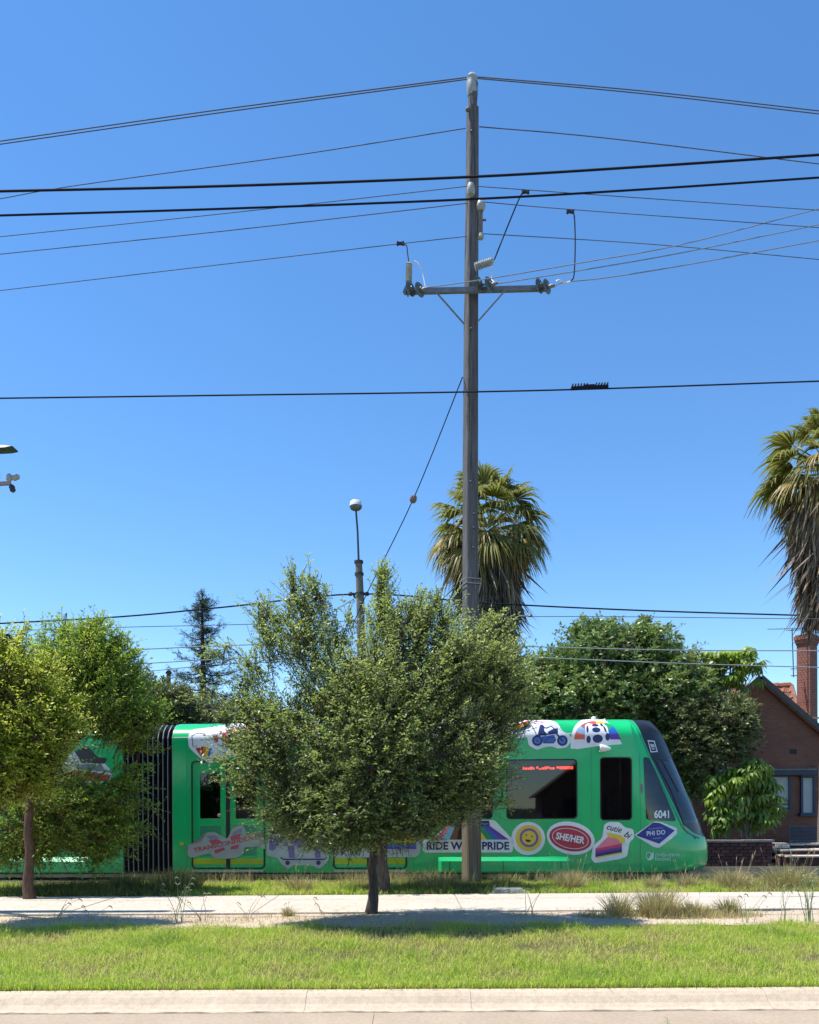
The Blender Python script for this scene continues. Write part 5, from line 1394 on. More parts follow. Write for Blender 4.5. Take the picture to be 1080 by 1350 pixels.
def limbs(trunk, pts, rng, r0, tip=.006, step=.3, expo=.45):
    """greedy branching from the trunk top to the crown points; returns node arrays"""
    nodes = [np.array(p) for p in trunk]; par = [-1] + list(range(len(trunk) - 1))
    top = nodes[-1]
    allowed_from = max(0, len(trunk) - 4)
    order = np.argsort(np.linalg.norm(pts - top, axis=1))
    NA = np.array(nodes)
    for i in order:
        p = pts[i]; cand = NA[allowed_from:]
        dv = p - cand; dist = np.linalg.norm(dv, axis=1)
        pen = dist + np.maximum(0, -(dv[:, 2])) * .9 + np.linalg.norm(cand - top, axis=1) * .18
        j = int(np.argmin(pen)) + allowed_from; a = NA[j]; L = np.linalg.norm(p - a)
        k = max(1, int(L / step)); prev = j; new = []
        mid = np.array([0, 0, 1]) * L * .06
        for s in range(1, k + 1):
            t = s / k; q_ = a + (p - a) * t + mid * 4 * t * (1 - t) + (rng.normal(size=3) * .05 * step if s < k else 0)
            nodes.append(q_); par.append(prev); prev = len(nodes) - 1; new.append(q_)
        NA = np.array(nodes)
    n = len(nodes); cnt = np.zeros(n); ch = np.zeros(n)
    for i in range(n):
        if par[i] >= 0: ch[par[i]] += 1
    cnt[ch == 0] = 1
    for i in range(n - 1, 0, -1): cnt[par[i]] += cnt[i]
    rad = tip * cnt ** expo; rad = np.minimum(rad, r0)
    return NA, np.array(par), rad

def limb_mesh(name, NA, par, rad, mat, parent, start=1, sides=5):
    idx = np.arange(start, len(NA)); a, b = NA[par[idx]], NA[idx]; ra, rb = np.minimum(rad[par[idx]], rad[idx] * 1.5), rad[idx]
    d = norm(b - a); up = np.where(np.abs(d[:, 2:3]) > .95, np.array([[1., 0, 0]]), np.array([[0, 0, 1.]])); s = norm(np.cross(d, up)); u = np.cross(s, d)
    V = []
    for p, r in ((a, ra), (b, rb)):
        for k in range(sides):
            t = 2 * np.pi * k / sides; V.append(p + (s * np.cos(t) + u * np.sin(t)) * r[:, None])
    V = np.stack(V, 1); n = len(idx); base = np.arange(n)[:, None] * 2 * sides
    Fq = np.concatenate([base + np.array([[k, (k + 1) % sides, sides + (k + 1) % sides, sides + k]]) for k in range(sides)], 0)
    me = np_mesh(name, V.reshape(-1, 3) - np.array(parent.location), Fq, mat)
    me.polygons.foreach_set('use_smooth', [True] * len(Fq))
    return put(name, me, parent)

def leaves(O, D, L, nper, size, rng, droop=.25, aspect=.42, out=.75, t0=.1, cl=0.06):
    """leaves arranged alternately along shoots; one folded quad each"""
    Ns = len(O); t = (np.arange(nper) + rng.random((Ns, nper)) * .8) / nper * (1 - t0) + t0
    pos = O[:, None] + D[:, None] * (L[:, None] * t)[..., None]; pos[..., 2] -= droop * L[:, None] * t ** 2
    ref = norm(np.cross(D, np.array([[0, 0, 1.]]) + rng.normal(size=(Ns, 3)) * .35))
    sg = np.where(np.arange(nper) % 2 == 0, 1., -1.)[None, :, None]
    dd = D[:, None] * .55 + ref[:, None] * sg * out + rng.normal(size=(Ns, nper, 3)) * .38; dd[..., 2] -= .15
    dd = dd / np.linalg.norm(dd, axis=2, keepdims=True)
    pos = (pos + rng.normal(size=pos.shape) * cl * size).reshape(-1, 3); dd = dd.reshape(-1, 3)
    nrm = norm(rng.normal(size=dd.shape) * .75 + np.array([[0, 0, 1.]])); sd = norm(np.cross(dd, nrm)); nrm = np.cross(sd, dd)
    sz = size * (.6 + .8 * rng.random(len(pos))) * np.repeat(1.0 - .0 * L, nper)
    s1 = sz[:, None]; w = s1 * aspect * (.85 + .3 * rng.random((len(pos), 1)))
    V = np.stack([pos, pos + dd * s1 * .45 + sd * w * .5 + nrm * s1 * .09, pos + dd * s1, pos + dd * s1 * .45 - sd * w * .5 + nrm * s1 * .09], 1)
    i = np.arange(len(pos))[:, None] * 4
    return V.reshape(-1, 3), i + np.array([[0, 1, 2, 3]])

def twig_mesh(O, D, L, droop, w):
    t = np.array([0, .5, 1.]); Pp = O[:, None] + D[:, None] * (L[:, None] * t)[..., None]; Pp[..., 2] -= droop * L[:, None] * t ** 2
    s = norm(np.cross(D, np.array([[.3, .2, 1.]]))) * w / 2; s2 = norm(np.cross(D, s)) * w / 2
    V = np.concatenate([Pp + s[:, None], Pp - s[:, None], Pp + s2[:, None]], 1)
    i = np.arange(len(O))[:, None] * 9
    Fq = np.concatenate([i + np.array([[a, a + 1, b + 1, b]]) for a, b in ((0, 3), (1, 4), (3, 6), (4, 7), (6, 0), (7, 1))], 0)
    return V.reshape(-1, 3), Fq

def make_tree(name, label, cat, bx, by, d0, blobs, mat, barkm, r0, nshoot, nper, lsize, slen, seed, top=None, group=None, npts=260, droop=.25, aspect=.42, upb=.35, shell=.45, tipr=.006, out=.75, lean=(0, 0), hole=0.25, rise=None, zbase=0.0, tstep=.3, outw=.8, sprays=0, radial=0.0, clump=.9):
    rng = np.random.default_rng(seed)
    base = P(bx, by, d0); base.z = zbase
    th = thing(name, label, cat, base, group)
    C, Rr, Wt = px_blobs(blobs, d0)
    tp = P(*top, d0) if top else Vector((base.x, base.y, C[:, 2].min()))
    tr = []
    nb = 7
    for i in range(nb):
        t = i / (nb - 1); tr.append((base.x + (tp.x - base.x) * t + .02 * math.sin(i * 2.1 + seed), base.y + (tp.y - base.y) * t, base.z + (tp.z - base.z) * t))
    # continue a leader up into the crown
    ctr = (C * Wt[:, None]).sum(0) / Wt.sum()
    for i in range(1, 5):
        t = (i / 4) ** 1.4; tr.append(tuple(np.array(tr[nb - 1]) * (1 - t) + (ctr + np.array([rng.normal() * .08, 0, .3])) * t + np.array([math.sin(i * 1.7 + seed) * .05, 0, 0])))
    pts, _, _ = sample(C, Rr, Wt, npts, rng, .5)
    NA, par, rad = limbs(tr, pts, rng, r0 * .8, tipr, tstep)
    m = MB()
    K = nb + 1
    rr = [r0 * (1.35 if i == 0 else 1.08 if i == 1 else 1.0 - .035 * i) for i in range(K)]
    m.tube([Vector(p) for p in [(tr[0][0], tr[0][1], tr[0][2] - .15)] + tr[:K]], [rr[0] * 1.1] + rr, 12)
    m.build('trunk', barkm, th, smooth=True)
    sel = NA; limb_mesh('limbs', NA, par, np.where(np.arange(len(NA)) < K, rr[min(K - 1, nb)] * .95, rad), barkm, th, nb - 1)
    # shoots grow from the outer nodes plus freely in the crown
    S, k, u = sample(C, Rr, Wt, nshoot, rng, shell)
    f = vnoise(S[:, 0] * 1.0 + S[:, 1] * .7, S[:, 2] * 1.1 - S[:, 1] * .5, 2.6 / max(.4, Rr.mean() * .8), seed + 50)
    keep = rng.random(len(S)) > np.clip(hole - f * clump, 0, .93); S, k, u, f = S[keep], k[keep], u[keep], f[keep]
    # pull each shoot towards its nearest twig node
    tipn = NA[nb:]
    J = np.empty(len(S), int)
    for a in range(0, len(S), 1500):
        q_ = S[a:a + 1500]; J[a:a + 1500] = ((q_[:, None] - tipn[None]) ** 2).sum(2).argmin(1)
    near = tipn[J]; gap = S - near; gl = np.linalg.norm(gap, axis=1)
    fork = np.array(tp[:]) - np.array([0, 0, .3]); u = norm(norm(S - fork) * radial + u * (1 - radial))
    D = norm(u * outw + norm(gap) * .5 + np.array([[0, 0, upb]]) + rng.normal(size=S.shape) * .33)
    L = slen * (.55 + .8 * rng.random(len(S)))
    O = S - D * (L * .5)[:, None]
    if sprays:
        S3, k3, u3 = sample(C, Rr * 1.02, Wt, sprays, rng, .12)
        u3 = norm(norm(S3 - fork) * radial + u3 * (1 - radial))
        D3 = norm(u3 * 1.0 + np.array([[0, 0, upb * 1.6]]) + rng.normal(size=S3.shape) * .35)
        tn = NA[nb:]; J3 = np.array([((q_ - tn) ** 2).sum(1).argmin() for q_ in S3])
        S = np.concatenate([S, S3]); D = np.concatenate([D, D3]); L3 = slen * rng.uniform(1.2, 2.9, len(S3)); L = np.concatenate([L, L3])
        O = np.concatenate([O, S3 - D3 * (L3 * .5)[:, None]]); near = np.concatenate([near, tn[J3]]); f = np.concatenate([f, np.full(len(S3), .6)])
    V, Fq = leaves(O, D, L, nper, lsize, rng, droop, aspect, out)
    depth_t = rng.normal(size=len(S)) * .16 + .12 * f; tint = np.clip(.48 + np.repeat(depth_t, nper) + rng.normal(size=len(Fq)) * .13 + (.0 if rise is None else rise * (np.repeat(S[:, 2], nper) - ctr[2])), 0, 1)  # tint lightens with height: light on the crown tops painted into the leaf colour
    o = put('foliage', np_mesh('foliage', V - np.array(base), Fq, mat, tint), th); o['kind'] = 'stuff'
    V, Fq = twig_mesh(O, D, L * .95, droop, tipr * 1.0)
    V2, F2 = twig_mesh(near, norm(O - near), np.linalg.norm(O - near, axis=1), 0, tipr * 1.1)
    o = put('twigs', np_mesh('twigs', np.concatenate([V, V2]) - np.array(base), np.concatenate([Fq, F2 + len(V)]), barkm), th); o['kind'] = 'stuff'
    return th

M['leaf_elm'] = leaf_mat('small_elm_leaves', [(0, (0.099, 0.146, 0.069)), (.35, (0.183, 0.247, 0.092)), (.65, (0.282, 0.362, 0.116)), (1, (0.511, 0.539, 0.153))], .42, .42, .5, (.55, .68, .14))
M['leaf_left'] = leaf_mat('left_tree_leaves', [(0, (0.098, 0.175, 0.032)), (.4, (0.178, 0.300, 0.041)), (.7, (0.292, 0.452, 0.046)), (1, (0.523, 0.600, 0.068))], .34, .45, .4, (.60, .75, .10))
M['leaf_yel'] = leaf_mat('yellow_green_leaves', [(0, (0.189, 0.276, 0.036)), (.4, (0.350, 0.453, 0.047)), (.7, (0.492, 0.588, 0.059)), (1, (0.492, 0.588, 0.095))], .46, .45, .4, (.75, .80, .12))
M['leaf_dark'] = leaf_mat('dark_broad_leaves', [(0, (0.074, 0.120, 0.056)), (.4, (0.144, 0.224, 0.077)), (.75, (0.241, 0.324, 0.098)), (1, (0.503, 0.540, 0.153))], .3, .38, .5, (.28, .40, .08))
M['leaf_olive'] = leaf_mat('olive_leaves', [(0, (0.074, 0.089, 0.043)), (.4, (0.136, 0.164, 0.066)), (.75, (0.218, 0.247, 0.097)), (1, (0.349, 0.368, 0.131))], .2, .45, .4, (.2, .25, .06))
M['leaf_needle'] = leaf_mat('blue_green_needles', [(0, (0.029, 0.047, 0.034)), (.5, (0.055, 0.086, 0.055)), (1, (0.117, 0.140, 0.070))], .12, .5, .3, (.1, .15, .06))

CB = [(500, 985, 112, 84, 0, 1.35, 1.05), (500, 905, 105, 50, .1, 1.2), (400, 842, 54, 38, .1, .6, .9), (330, 930, 38, 9, 0, .2, .9), (300, 945, 26, 7, 0, .15, .8), (305, 968, 30, 8, 0, .18, .9), (296, 1000, 24, 7, 0, .15, .8), (310, 1025, 26, 7, 0, .15, .8), (330, 900, 30, 8, 0, .18, .8), (322, 870, 20, 7, 0, .15, .8), (360, 1100, 22, 8, 0, .15, .8), (410, 1108, 22, 8, 0, .2, .7), (560, 1098, 24, 8, 0, .2, .7), (605, 1078, 22, 7, 0, .18, .7), (660, 1055, 18, 7, 0, .15, .8), (685, 955, 18, 7, 0, .15, .7), (690, 925, 14, 7, 0, .12, .7), (675, 1020, 16, 7, 0, .15, .7), (640, 818, 10, 12, 0, .12, .9), (575, 792, 7, 14, 0, .1, .9), (545, 800, 8, 12, 0, .1, .9), (460, 815, 14, 20, 0, .2, .6), (396, 785, 20, 30, 0, .3, 1.0), (352, 818, 16, 30, 0, .25, .8), (424, 785, 12, 18, .1, .2, .7),
      (505, 780, 9, 42, 0, .16, 1.9), (515, 835, 38, 42, 0, .65), (385, 760, 7, 16, 0, .12, 1.3), (412, 764, 7, 16, 0, .12, 1.2), (345, 795, 9, 14, 0, .15), (262, 895, 10, 6, 0, .12), (283, 860, 10, 6, 0, .12), (300, 850, 14, 8, 0, .15, .7), (690, 905, 8, 10, 0, .15, .7), (668, 985, 9, 7, 0, .15), (560, 820, 26, 36, .1, .4), (590, 815, 13, 30, .1, .25, .9), (615, 865, 58, 45, .1, .8), (655, 835, 20, 30, .2, .3, .7), (662, 900, 36, 50, 0, .7),
      (338, 880, 22, 34, .1, .35, .4), (360, 948, 46, 38, 0, .8, .8), (310, 915, 18, 16, .1, .25, .4), (272, 915, 22, 9, .1, .25, .7), (345, 1005, 32, 38, -.1, .7), (312, 990, 18, 22, 0, .3, .5), (322, 1045, 14, 8, 0, .2, .6), (395, 1058, 50, 38, 0, .9), (392, 1088, 24, 16, -.1, .4, .7),
      (455, 1070, 80, 42, -.1, 1.2), (480, 1092, 50, 22, 0, .8), (535, 1068, 58, 30, 0, 1.0), (598, 1036, 46, 36, 0, .9), (622, 1000, 40, 56, -.1, .8), (660, 945, 20, 40, -.1, .4), (672, 880, 16, 22, .1, .3, .7), (652, 1030, 12, 14, 0, .2, .6), (628, 1058, 14, 10, 0, .2, .6)]
CB = [(a, b, c, d, e - 1.0, f_ * .9) + tuple(g_) for a, b, c, d, e, f_, *g_ in CB]
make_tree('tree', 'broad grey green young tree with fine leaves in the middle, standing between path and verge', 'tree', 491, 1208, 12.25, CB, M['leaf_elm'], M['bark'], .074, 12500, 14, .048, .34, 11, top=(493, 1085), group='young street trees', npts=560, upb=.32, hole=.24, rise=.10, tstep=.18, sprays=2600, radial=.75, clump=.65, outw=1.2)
# second trunk standing close behind
make_tree('tree', 'second dark trunk just behind the central trunk, its crown merged into the same foliage', 'tree', 503, 1181, 15.1,
          [(520, 960, 90, 60, .5, .9), (470, 1010, 80, 60, .5, .9), (560, 1030, 70, 45, .5, .9), (430, 930, 50, 40, .5, .6), (600, 930, 50, 45, .5, .6)], M['leaf_elm'], M['bark'], .13, 3200, 13, .05, .3, 12, top=(503, 1060), group='young street trees', npts=140)
LB = [(112, 872, 50, 40, 0, .8), (62, 836, 14, 22, 0, .3), (84, 828, 9, 20, 0, .2, 1.2), (108, 836, 22, 18, 0, .35), (128, 830, 10, 20, 0, .2, 1.2), (142, 846, 22, 22, 0, .4), (160, 842, 9, 10, 0, .2), (172, 862, 9, 7, 0, .15), (188, 900, 16, 6, 0, .12), (185, 985, 26, 6, 0, .15), (172, 1010, 26, 6, 0, .15), (190, 1062, 22, 6, 0, .12), (178, 1040, 22, 6, 0, .12), (155, 880, 30, 40, .1, .5), (70, 905, 60, 55, 0, .9), (135, 925, 52, 45, 0, .8), (172, 945, 36, 26, 0, .5), (200, 936, 18, 14, 0, .3, .7), (212, 940, 12, 9, 0, .2, .5),
      (170, 968, 30, 16, 0, .4, .8), (95, 1060, 62, 45, 0, 1.0), (50, 1085, 60, 42, 0, 1.0), (48, 1092, 34, 14, -.5, .4, 1.3), (130, 1095, 44, 30, 0, .7), (148, 1060, 34, 12, -.1, .4), (160, 1092, 32, 12, -.1, .4), (165, 1030, 22, 10, 0, .3), (125, 1128, 20, 16, 0, .3, .8), (20, 1120, 40, 22, 0, .6), (0, 1000, 60, 60, .2, .9)]
YB_OFF = -1.1
LB = [(a, b, c, d, e + 1.0, f_ * .9) + tuple(g_) for a, b, c, d, e, f_, *g_ in LB]
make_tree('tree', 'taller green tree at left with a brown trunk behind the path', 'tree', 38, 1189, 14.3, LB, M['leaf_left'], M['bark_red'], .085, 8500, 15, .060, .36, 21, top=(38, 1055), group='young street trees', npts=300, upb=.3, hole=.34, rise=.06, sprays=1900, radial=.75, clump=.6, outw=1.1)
YB = [(12, 895, 36, 44, 0, .5), (28, 842, 8, 16, 0, .12), (62, 880, 9, 20, 0, .15, 1.1), (88, 925, 18, 7, 0, .12), (98, 960, 20, 7, 0, .12), (80, 1000, 22, 8, 0, .15), (60, 1035, 26, 8, 0, .15), (-8, 850, 20, 28, 0, .35), (55, 905, 24, 30, 0, .35, .8), (48, 955, 44, 40, 0, .6), (68, 975, 20, 18, 0, .3, .9), (42, 1005, 30, 26, 0, .5), (0, 1020, 40, 34, 0, .6), (-40, 950, 60, 90, 0, .9), (84, 948, 14, 9, 0, .2, .6)]
YB = [(a, b, c, d, e + YB_OFF, f_) + tuple(g_) for a, b, c, d, e, f_, *g_ in YB]
make_tree('tree', 'yellow green tree leaning in at the left edge in front of the taller tree', 'tree', -75, 1215, 12.4, YB, M['leaf_yel'], M['bark_red'], .08, 4200, 15, .048, .38, 31, top=(-70, 1060), group='young street trees', npts=220, upb=.3, hole=.34, sprays=1500, radial=.7, clump=.9, outw=1.1)

DB = [(790, 868, 62, 42, 0, 1.6), (775, 838, 24, 22, 0, .7), (800, 850, 30, 26, 0, .8), (850, 836, 14, 22, 0, .5, 1.3), (852, 862, 44, 34, 0, 1.2), (875, 842, 22, 16, 0, .5, .6), (735, 895, 45, 36, 0, 1.3), (700, 905, 36, 36, 0, 1.1), (770, 925, 80, 50, 0, 2.0), (870, 915, 62, 60, 0, 1.8), (880, 985, 60, 60, 0, 1.6), (905, 890, 30, 34, .2, .9), (695, 950, 50, 40, 0, 1.4), (900, 1030, 30, 26, 0, .8)]
make_tree('tree', 'big dark leafy tree rising behind the tram roof, right of the palm', 'tree', 815, 1120, 25.0, DB, M['leaf_dark'], M['bark'], .24, 11500, 12, .125, .42, 41, top=(815, 1000), group='background trees', npts=260, upb=.3, hole=.33, tipr=.010, aspect=.5, shell=.36, tstep=.4, sprays=500)
make_tree('tree', 'rounder olive toned tree in front of the brick gable', 'tree', 945, 1120, 23.6, [(950, 950, 40, 32, 0, 1.0), (925, 980, 38, 34, 0, 1.0), (965, 975, 28, 26, 0, .8), (922, 998, 22, 14, 0, .7), (905, 945, 26, 30, 0, .7), (975, 940, 16, 22, 0, .5)],
          M['leaf_olive'], M['bark'], .12, 3200, 12, .105, .36, 42, top=(942, 1040), group='background trees', npts=120, hole=.28, tipr=.008, aspect=.5, shell=.38, tstep=.3)
make_tree('tree', 'olive green bushy tree behind the concertina joint at left', 'tree', 200, 1120, 27, [(195, 925, 55, 32, 0, 1.6), (235, 935, 34, 30, 0, 1.1), (160, 905, 40, 34, 0, 1.2), (285, 945, 40, 20, 0, 1.0), (330, 958, 40, 18, 0, 1.0), (200, 975, 70, 30, 0, 1.5)],
          M['leaf_olive'], M['bark'], .2, 5200, 12, .10, .40, 43, top=(205, 1000), group='background trees', npts=140, hole=.2, tipr=.010, aspect=.45, shell=.4, tstep=.4)
make_tree('tree', 'dark shrubby tree far left behind the rear tram section', 'tree', 60, 1120, 28, [(60, 930, 90, 45, 0, 1.8), (130, 920, 40, 30, 0, 1.2), (-40, 930, 80, 50, 0, 1.8)],
          M['leaf_dark'], M['bark'], .2, 2600, 11, .13, .40, 44, top=(60, 1000), group='background trees', npts=100, hole=.2, tipr=.010, aspect=.5, shell=.4, tstep=.4)
make_tree('tree', 'dark hedge like tree behind the tram roof, seen through the central crown', 'tree', 600, 1120, 26, [(585, 945, 60, 30, 0, 1.5), (640, 930, 50, 36, 0, 1.4), (500, 955, 60, 26, 0, 1.4)],
          M['leaf_dark'], M['bark'], .2, 2400, 11, .12, .40, 45, top=(600, 1000), group='background trees', npts=100, hole=.2, tipr=.010, aspect=.5, shell=.4, tstep=.4)

# conifer
def conifer():
    rng = np.random.default_rng(77); d = 36.0
    b = P(268, 1110, d); b.z = 0
    th = thing('pine_tree', 'thin sparse dark conifer with a pointed top standing far behind at left', 'tree', b, 'background trees')
    top = P(266.5, 779, d)
    m = MB(); m.tube([b, P(268, 900, d), P(267, 840, d), top], [.22, .13, .08, .012], 8); m.build('trunk', M['bark'], th, smooth=True)
    spec = [(786, 5, 1), (793, 8, -1), (797, 10, 1), (804, 15, -1), (808, 16, 1), (816, 20, -1), (820, 15, 1), (828, 20, -1), (834, 19, 1), (845, 24, -1), (846, 34, 1), (856, 26, -1), (866, 22, 1), (868, 34, -1), (874, 38, 1), (883, 40, -1), (888, 44, 1), (896, 44, -1), (902, 46, 1), (912, 40, -1), (915, 46, 1), (925, 50, -1), (930, 50, 1)]
    Os, Ds = [], []; mb = MB()
    for y, L, sg in spec:
        for rep in range(3):
            ang = {0: 0, 1: 70, 2: -65}[rep] + rng.normal() * 14; Lm = L / F * d * (1.0 if rep == 0 else .7) * (1 + rng.normal() * .1); a = P(267, y + rng.normal() * 3, d)
            dirv = Vector((sg * math.cos(R(ang)), math.sin(R(ang)), 0)); up = .10 if L < 30 else .35 if (y == 846) else -.02
            pts = [a + dirv * Lm * t + Vector((0, 0, Lm * (up * t + (.28 if y < 880 else .12) * t * t - .10 * math.sin(t * 3)))) for t in (0, .25, .5, .75, 1)]
            mb.tube(pts, [.035, .028, .02, .014, .006], 4)
            nsh = int(10 + L * .9)
            for _ in range(nsh):
                t = rng.uniform(.22, 1.05); i = min(3, int(t * 4)); q_ = pts[i].lerp(pts[i + 1], t * 4 - i) + Vector(rng.normal(size=3) * (.07, .07, .06))
                Os.append(q_[:]); Ds.append((dirv.x * .6 + rng.normal() * .5, dirv.y * .6 + rng.normal() * .5, .45 + rng.normal() * .4))
    mb.build('limbs', M['bark'], th)
    O, D = np.array(Os), norm(np.array(Ds)); L = .22 * (.6 + .8 * rng.random(len(O)))
    V, Fq = leaves(O, D, L, 12, .085, rng, .0, .2, .8)
    o = put('foliage', np_mesh('foliage', V - np.array(b), Fq, M['leaf_needle'], np.clip(.5 + rng.normal(size=len(Fq)) * .2, 0, 1)), th); o['kind'] = 'stuff'
conifer()
# small pole with a cap behind the olive tree
c = P(222.5, 950, 30); c.z = 0
vp = thing('wooden_post', 'thin brown post with a small cap poking above the olive trees at left', 'post', c)
m = MB(); m.tube([c, P(222.5, 888, 30)], [.10, .075], 7); m.build('shaft', M['bark_red'], vp)
m = MB(); m.bar(P(219, 887, 30), P(226, 887, 30), .09, .08); m.lathe([(.05, 0), (.08, .03), (.03, .09)], P(222.5, 886, 30), (0, 0, 1), 8); m.build('cap', M['bark_red'], vp)

# ---- fan palms
FROND_G = leaf_mat('palm_green', [(0, (0.090, 0.106, 0.034)), (.5, (0.204, 0.207, 0.054)), (1, (0.432, 0.358, 0.120))], .4, .6, .25, (.25, .30, .05))
FROND_Y = leaf_mat('palm_yellowing', [(0, (0.168, 0.149, 0.039)), (.5, (0.324, 0.241, 0.077)), (1, (0.480, 0.345, 0.132))], .25, .5, .4, (.4, .32, .08))
FROND_D = leaf_mat('palm_dead', [(0, (0.092, 0.074, 0.061)), (.5, (0.236, 0.182, 0.138)), (1, (0.540, 0.412, 0.292))], .12, .8, .1, (.2, .15, .1))
def frond_mesh(elev, mat, seed, droop=.9, nseg=34, pet=1.0, blade=1.05, spread=84, fold=1.0, wseg=.05):
    """fan frond: azimuth along +X, leaving the crown at the given elevation"""
    rng = np.random.default_rng(seed); V, Fq, tn = [], [], []
    e = R(elev); d0 = np.array([math.cos(e), 0, math.sin(e)])
    pp = [d0 * pet * t + np.array([0, 0, -.16 * pet * t * t * max(0, math.cos(e))]) for t in (0, .35, .7, 1)]
    hub = pp[-1]; dd = pp[-1] - pp[-2]; dd /= np.linalg.norm(dd)
    side = np.array([0, 1., 0]); nrm = np.cross(dd, side)
    def strip(pts, ws, sd, t):
        b = len(V)
        for p, w in zip(pts, ws): V.extend([p - sd * w / 2, p + sd * w / 2])
        for i in range(len(pts) - 1): Fq.append([b + 2 * i, b + 2 * i + 1, b + 2 * i + 3, b + 2 * i + 2]); tn.append(t)
    strip(pp, [.06, .045, .035, .03], side, .75); strip([p + nrm * .01 for p in pp], [.05, .04, .03, .03], nrm, .75)
    for k in range(nseg):
        a = R(-spread + 2 * spread * k / (nseg - 1)) + rng.normal() * .035
        dr = dd * math.cos(a) + side * math.sin(a); dr = dr - nrm * .12 * math.cos(a) * fold
        L = blade * (1 - .22 * abs(a) / R(90)) * (1 + rng.normal() * .08); dp = droop * (.75 + .5 * rng.random())
        pts = []
        for t in (0.03, .28, .55, .78, 1.0):
            p = hub + dr * L * (t - .32 * dp * max(0, t - .4) ** 1.0 * t) + np.array([0, 0, -1.]) * dp * L * (.10 * t * t + .95 * max(0, t - .45) ** 1.5)
            pts.append(p)
        sd = np.cross(dr, nrm); sd /= np.linalg.norm(sd); tw = rng.normal() * .5; sd2 = sd * math.cos(tw) + nrm * math.sin(tw)
        strip(pts, [.012, wseg, wseg * .95, wseg * .5, .006], sd2, float(np.clip(.5 + rng.normal() * .2, 0, 1)))
    return np_mesh('frond', np.array(V), np.array(Fq), mat, tn)
PV = []
for i, el in enumerate((78, 60, 42, 24, 6, -12)):
    for s in range(2): PV.append((el, frond_mesh(el, FROND_G, 100 + i * 3 + s, .62 + .06 * i + .2 * s, wseg=.062)))
PY = [(el, frond_mesh(el, FROND_Y, 200 + i, 1.0, 30, wseg=.06)) for i, el in enumerate((28, 5, -20, -40))]
PDd = [(el, frond_mesh(el, FROND_D, 300 + i, 1.5, 26, .9, 1.0, 60)) for i, el in enumerate((-52, -64, -76))]
def palm(label, px, py_c, d, zb, scale, skirt_bot, seed, lean=0.0, rtr=.24):
    rn = random.Random(seed); rng = np.random.default_rng(seed)
    c = P(px, py_c, d); b = Vector((c.x + lean, c.y, zb))
    th = thing('palm_tree', label, 'palm tree', b, 'fan palms')
    m = MB(); n = 14; m.tube([b.lerp(c, i / n) for i in range(n + 1)], [rtr * (1.25 - .3 * min(1, i / 4)) + (.02 if i % 2 else 0) for i in range(n + 1)], 12); m.build('trunk', M['bark_palm'], th, smooth=True)
    m = MB()
    zlow = P(px, skirt_bot, d).z
    loc = c - b
    def add(me, az, el_t, r, dz, sc, nm='frond'):
        o = put(nm, me, th, loc + Vector((math.cos(az) * r, math.sin(az) * r, dz))); o.rotation_euler = (rn.uniform(-.25, .25), rn.uniform(-.1, .1), az); o.scale = (sc,) * 3
    k = 0
    for el, me in PV:
        cnt = {78: 3, 60: 4, 42: 4, 24: 4, 6: 3, -12: 2}[el]
        for i in range(cnt):
            az = k * 2.39996 + rn.uniform(-.2, .2); k += 1
            add(me, az, el, .12, (el + 12) / 90 * .45 * scale, scale * rn.uniform(.85, 1.1))
    for el, me in PY:
        for i in range(6): add(me, k * 2.39996, el, .15, -.15, scale * rn.uniform(.8, 1.0)); k += 1
    for el, me in PDd:
        for i in range(4): add(me, k * 2.39996, el, .18, -.2 - rn.random() * .5 * scale, scale * rn.uniform(.8, 1.05), 'dead_frond'); k += 1
    # skirt of hanging dead blades
    N = 5200; H = c.z - zlow; t = rng.random(N) ** .8; az = rng.uniform(0, 2 * np.pi, N)
    lob = 1 + .22 * np.sin(az * 3 + seed) + .15 * np.sin(az * 7 + t * 5)
    t = np.maximum(t, .12)
    lx = lean * (t * H) / max(1, c.z - zb)
    rad = (rtr * 1.1 + (.66 * scale * (1 - t) ** .6 + .10) * lob * (.55 + .45 * rng.random(N)))
    L = scale * (.45 + .75 * rng.random(N)); z0 = -t * H + .1
    Pt = np.stack([np.cos(az) * rad, np.sin(az) * rad, z0], 1) + np.array(loc)
    Pt[:, 0] += lx
    dv = np.stack([np.cos(az) * .16 + rng.normal(size=N) * .14, np.sin(az) * .16 + rng.normal(size=N) * .14, -np.ones(N)], 1) * L[:, None]
    dv[:, :2] *= np.where(rng.random(N) < .12, 2.6, 1.0)[:, None]
    sa = rng.uniform(0, np.pi, N); s = np.stack([np.cos(sa), np.sin(sa), 0 * sa], 1) * (.028 * scale * (.6 + rng.random(N)))[:, None]
    V = np.stack([Pt - s * .4, Pt + s * .4, Pt + dv * .5 + s, Pt + dv * .5 - s, Pt + dv], 1); i = np.arange(N)[:, None] * 5
    q4 = i + np.array([[0, 1, 2, 3]]); tri = i + np.array([[3, 2, 4, 4]])
    tri = np.concatenate([i + np.array([[0, 1, 2]]), i + np.array([[0, 2, 3]]), i + np.array([[3, 2, 4]])], 0)
    tt = np.clip(.42 + rng.normal(size=N) * .2 + .18 * np.sin(az * 5) - .12 * t, 0, 1)
    o = put('dead_leaf_skirt', np_mesh('dead_leaf_skirt', V.reshape(-1, 3), tri, FROND_D, np.tile(tt, 3)), th); o['kind'] = 'stuff'
    return th
palm('fan palm with a thick skirt of dead fronds directly behind the tall power pole', 643, 706, 29.0, 0, 1.18, 830, 5, lean=.85)
palm('fan palm cut by the right edge, in front of the chimney', 1095, 628, 23.5, .3, 1.10, 800, 9, lean=-.06, rtr=.27)

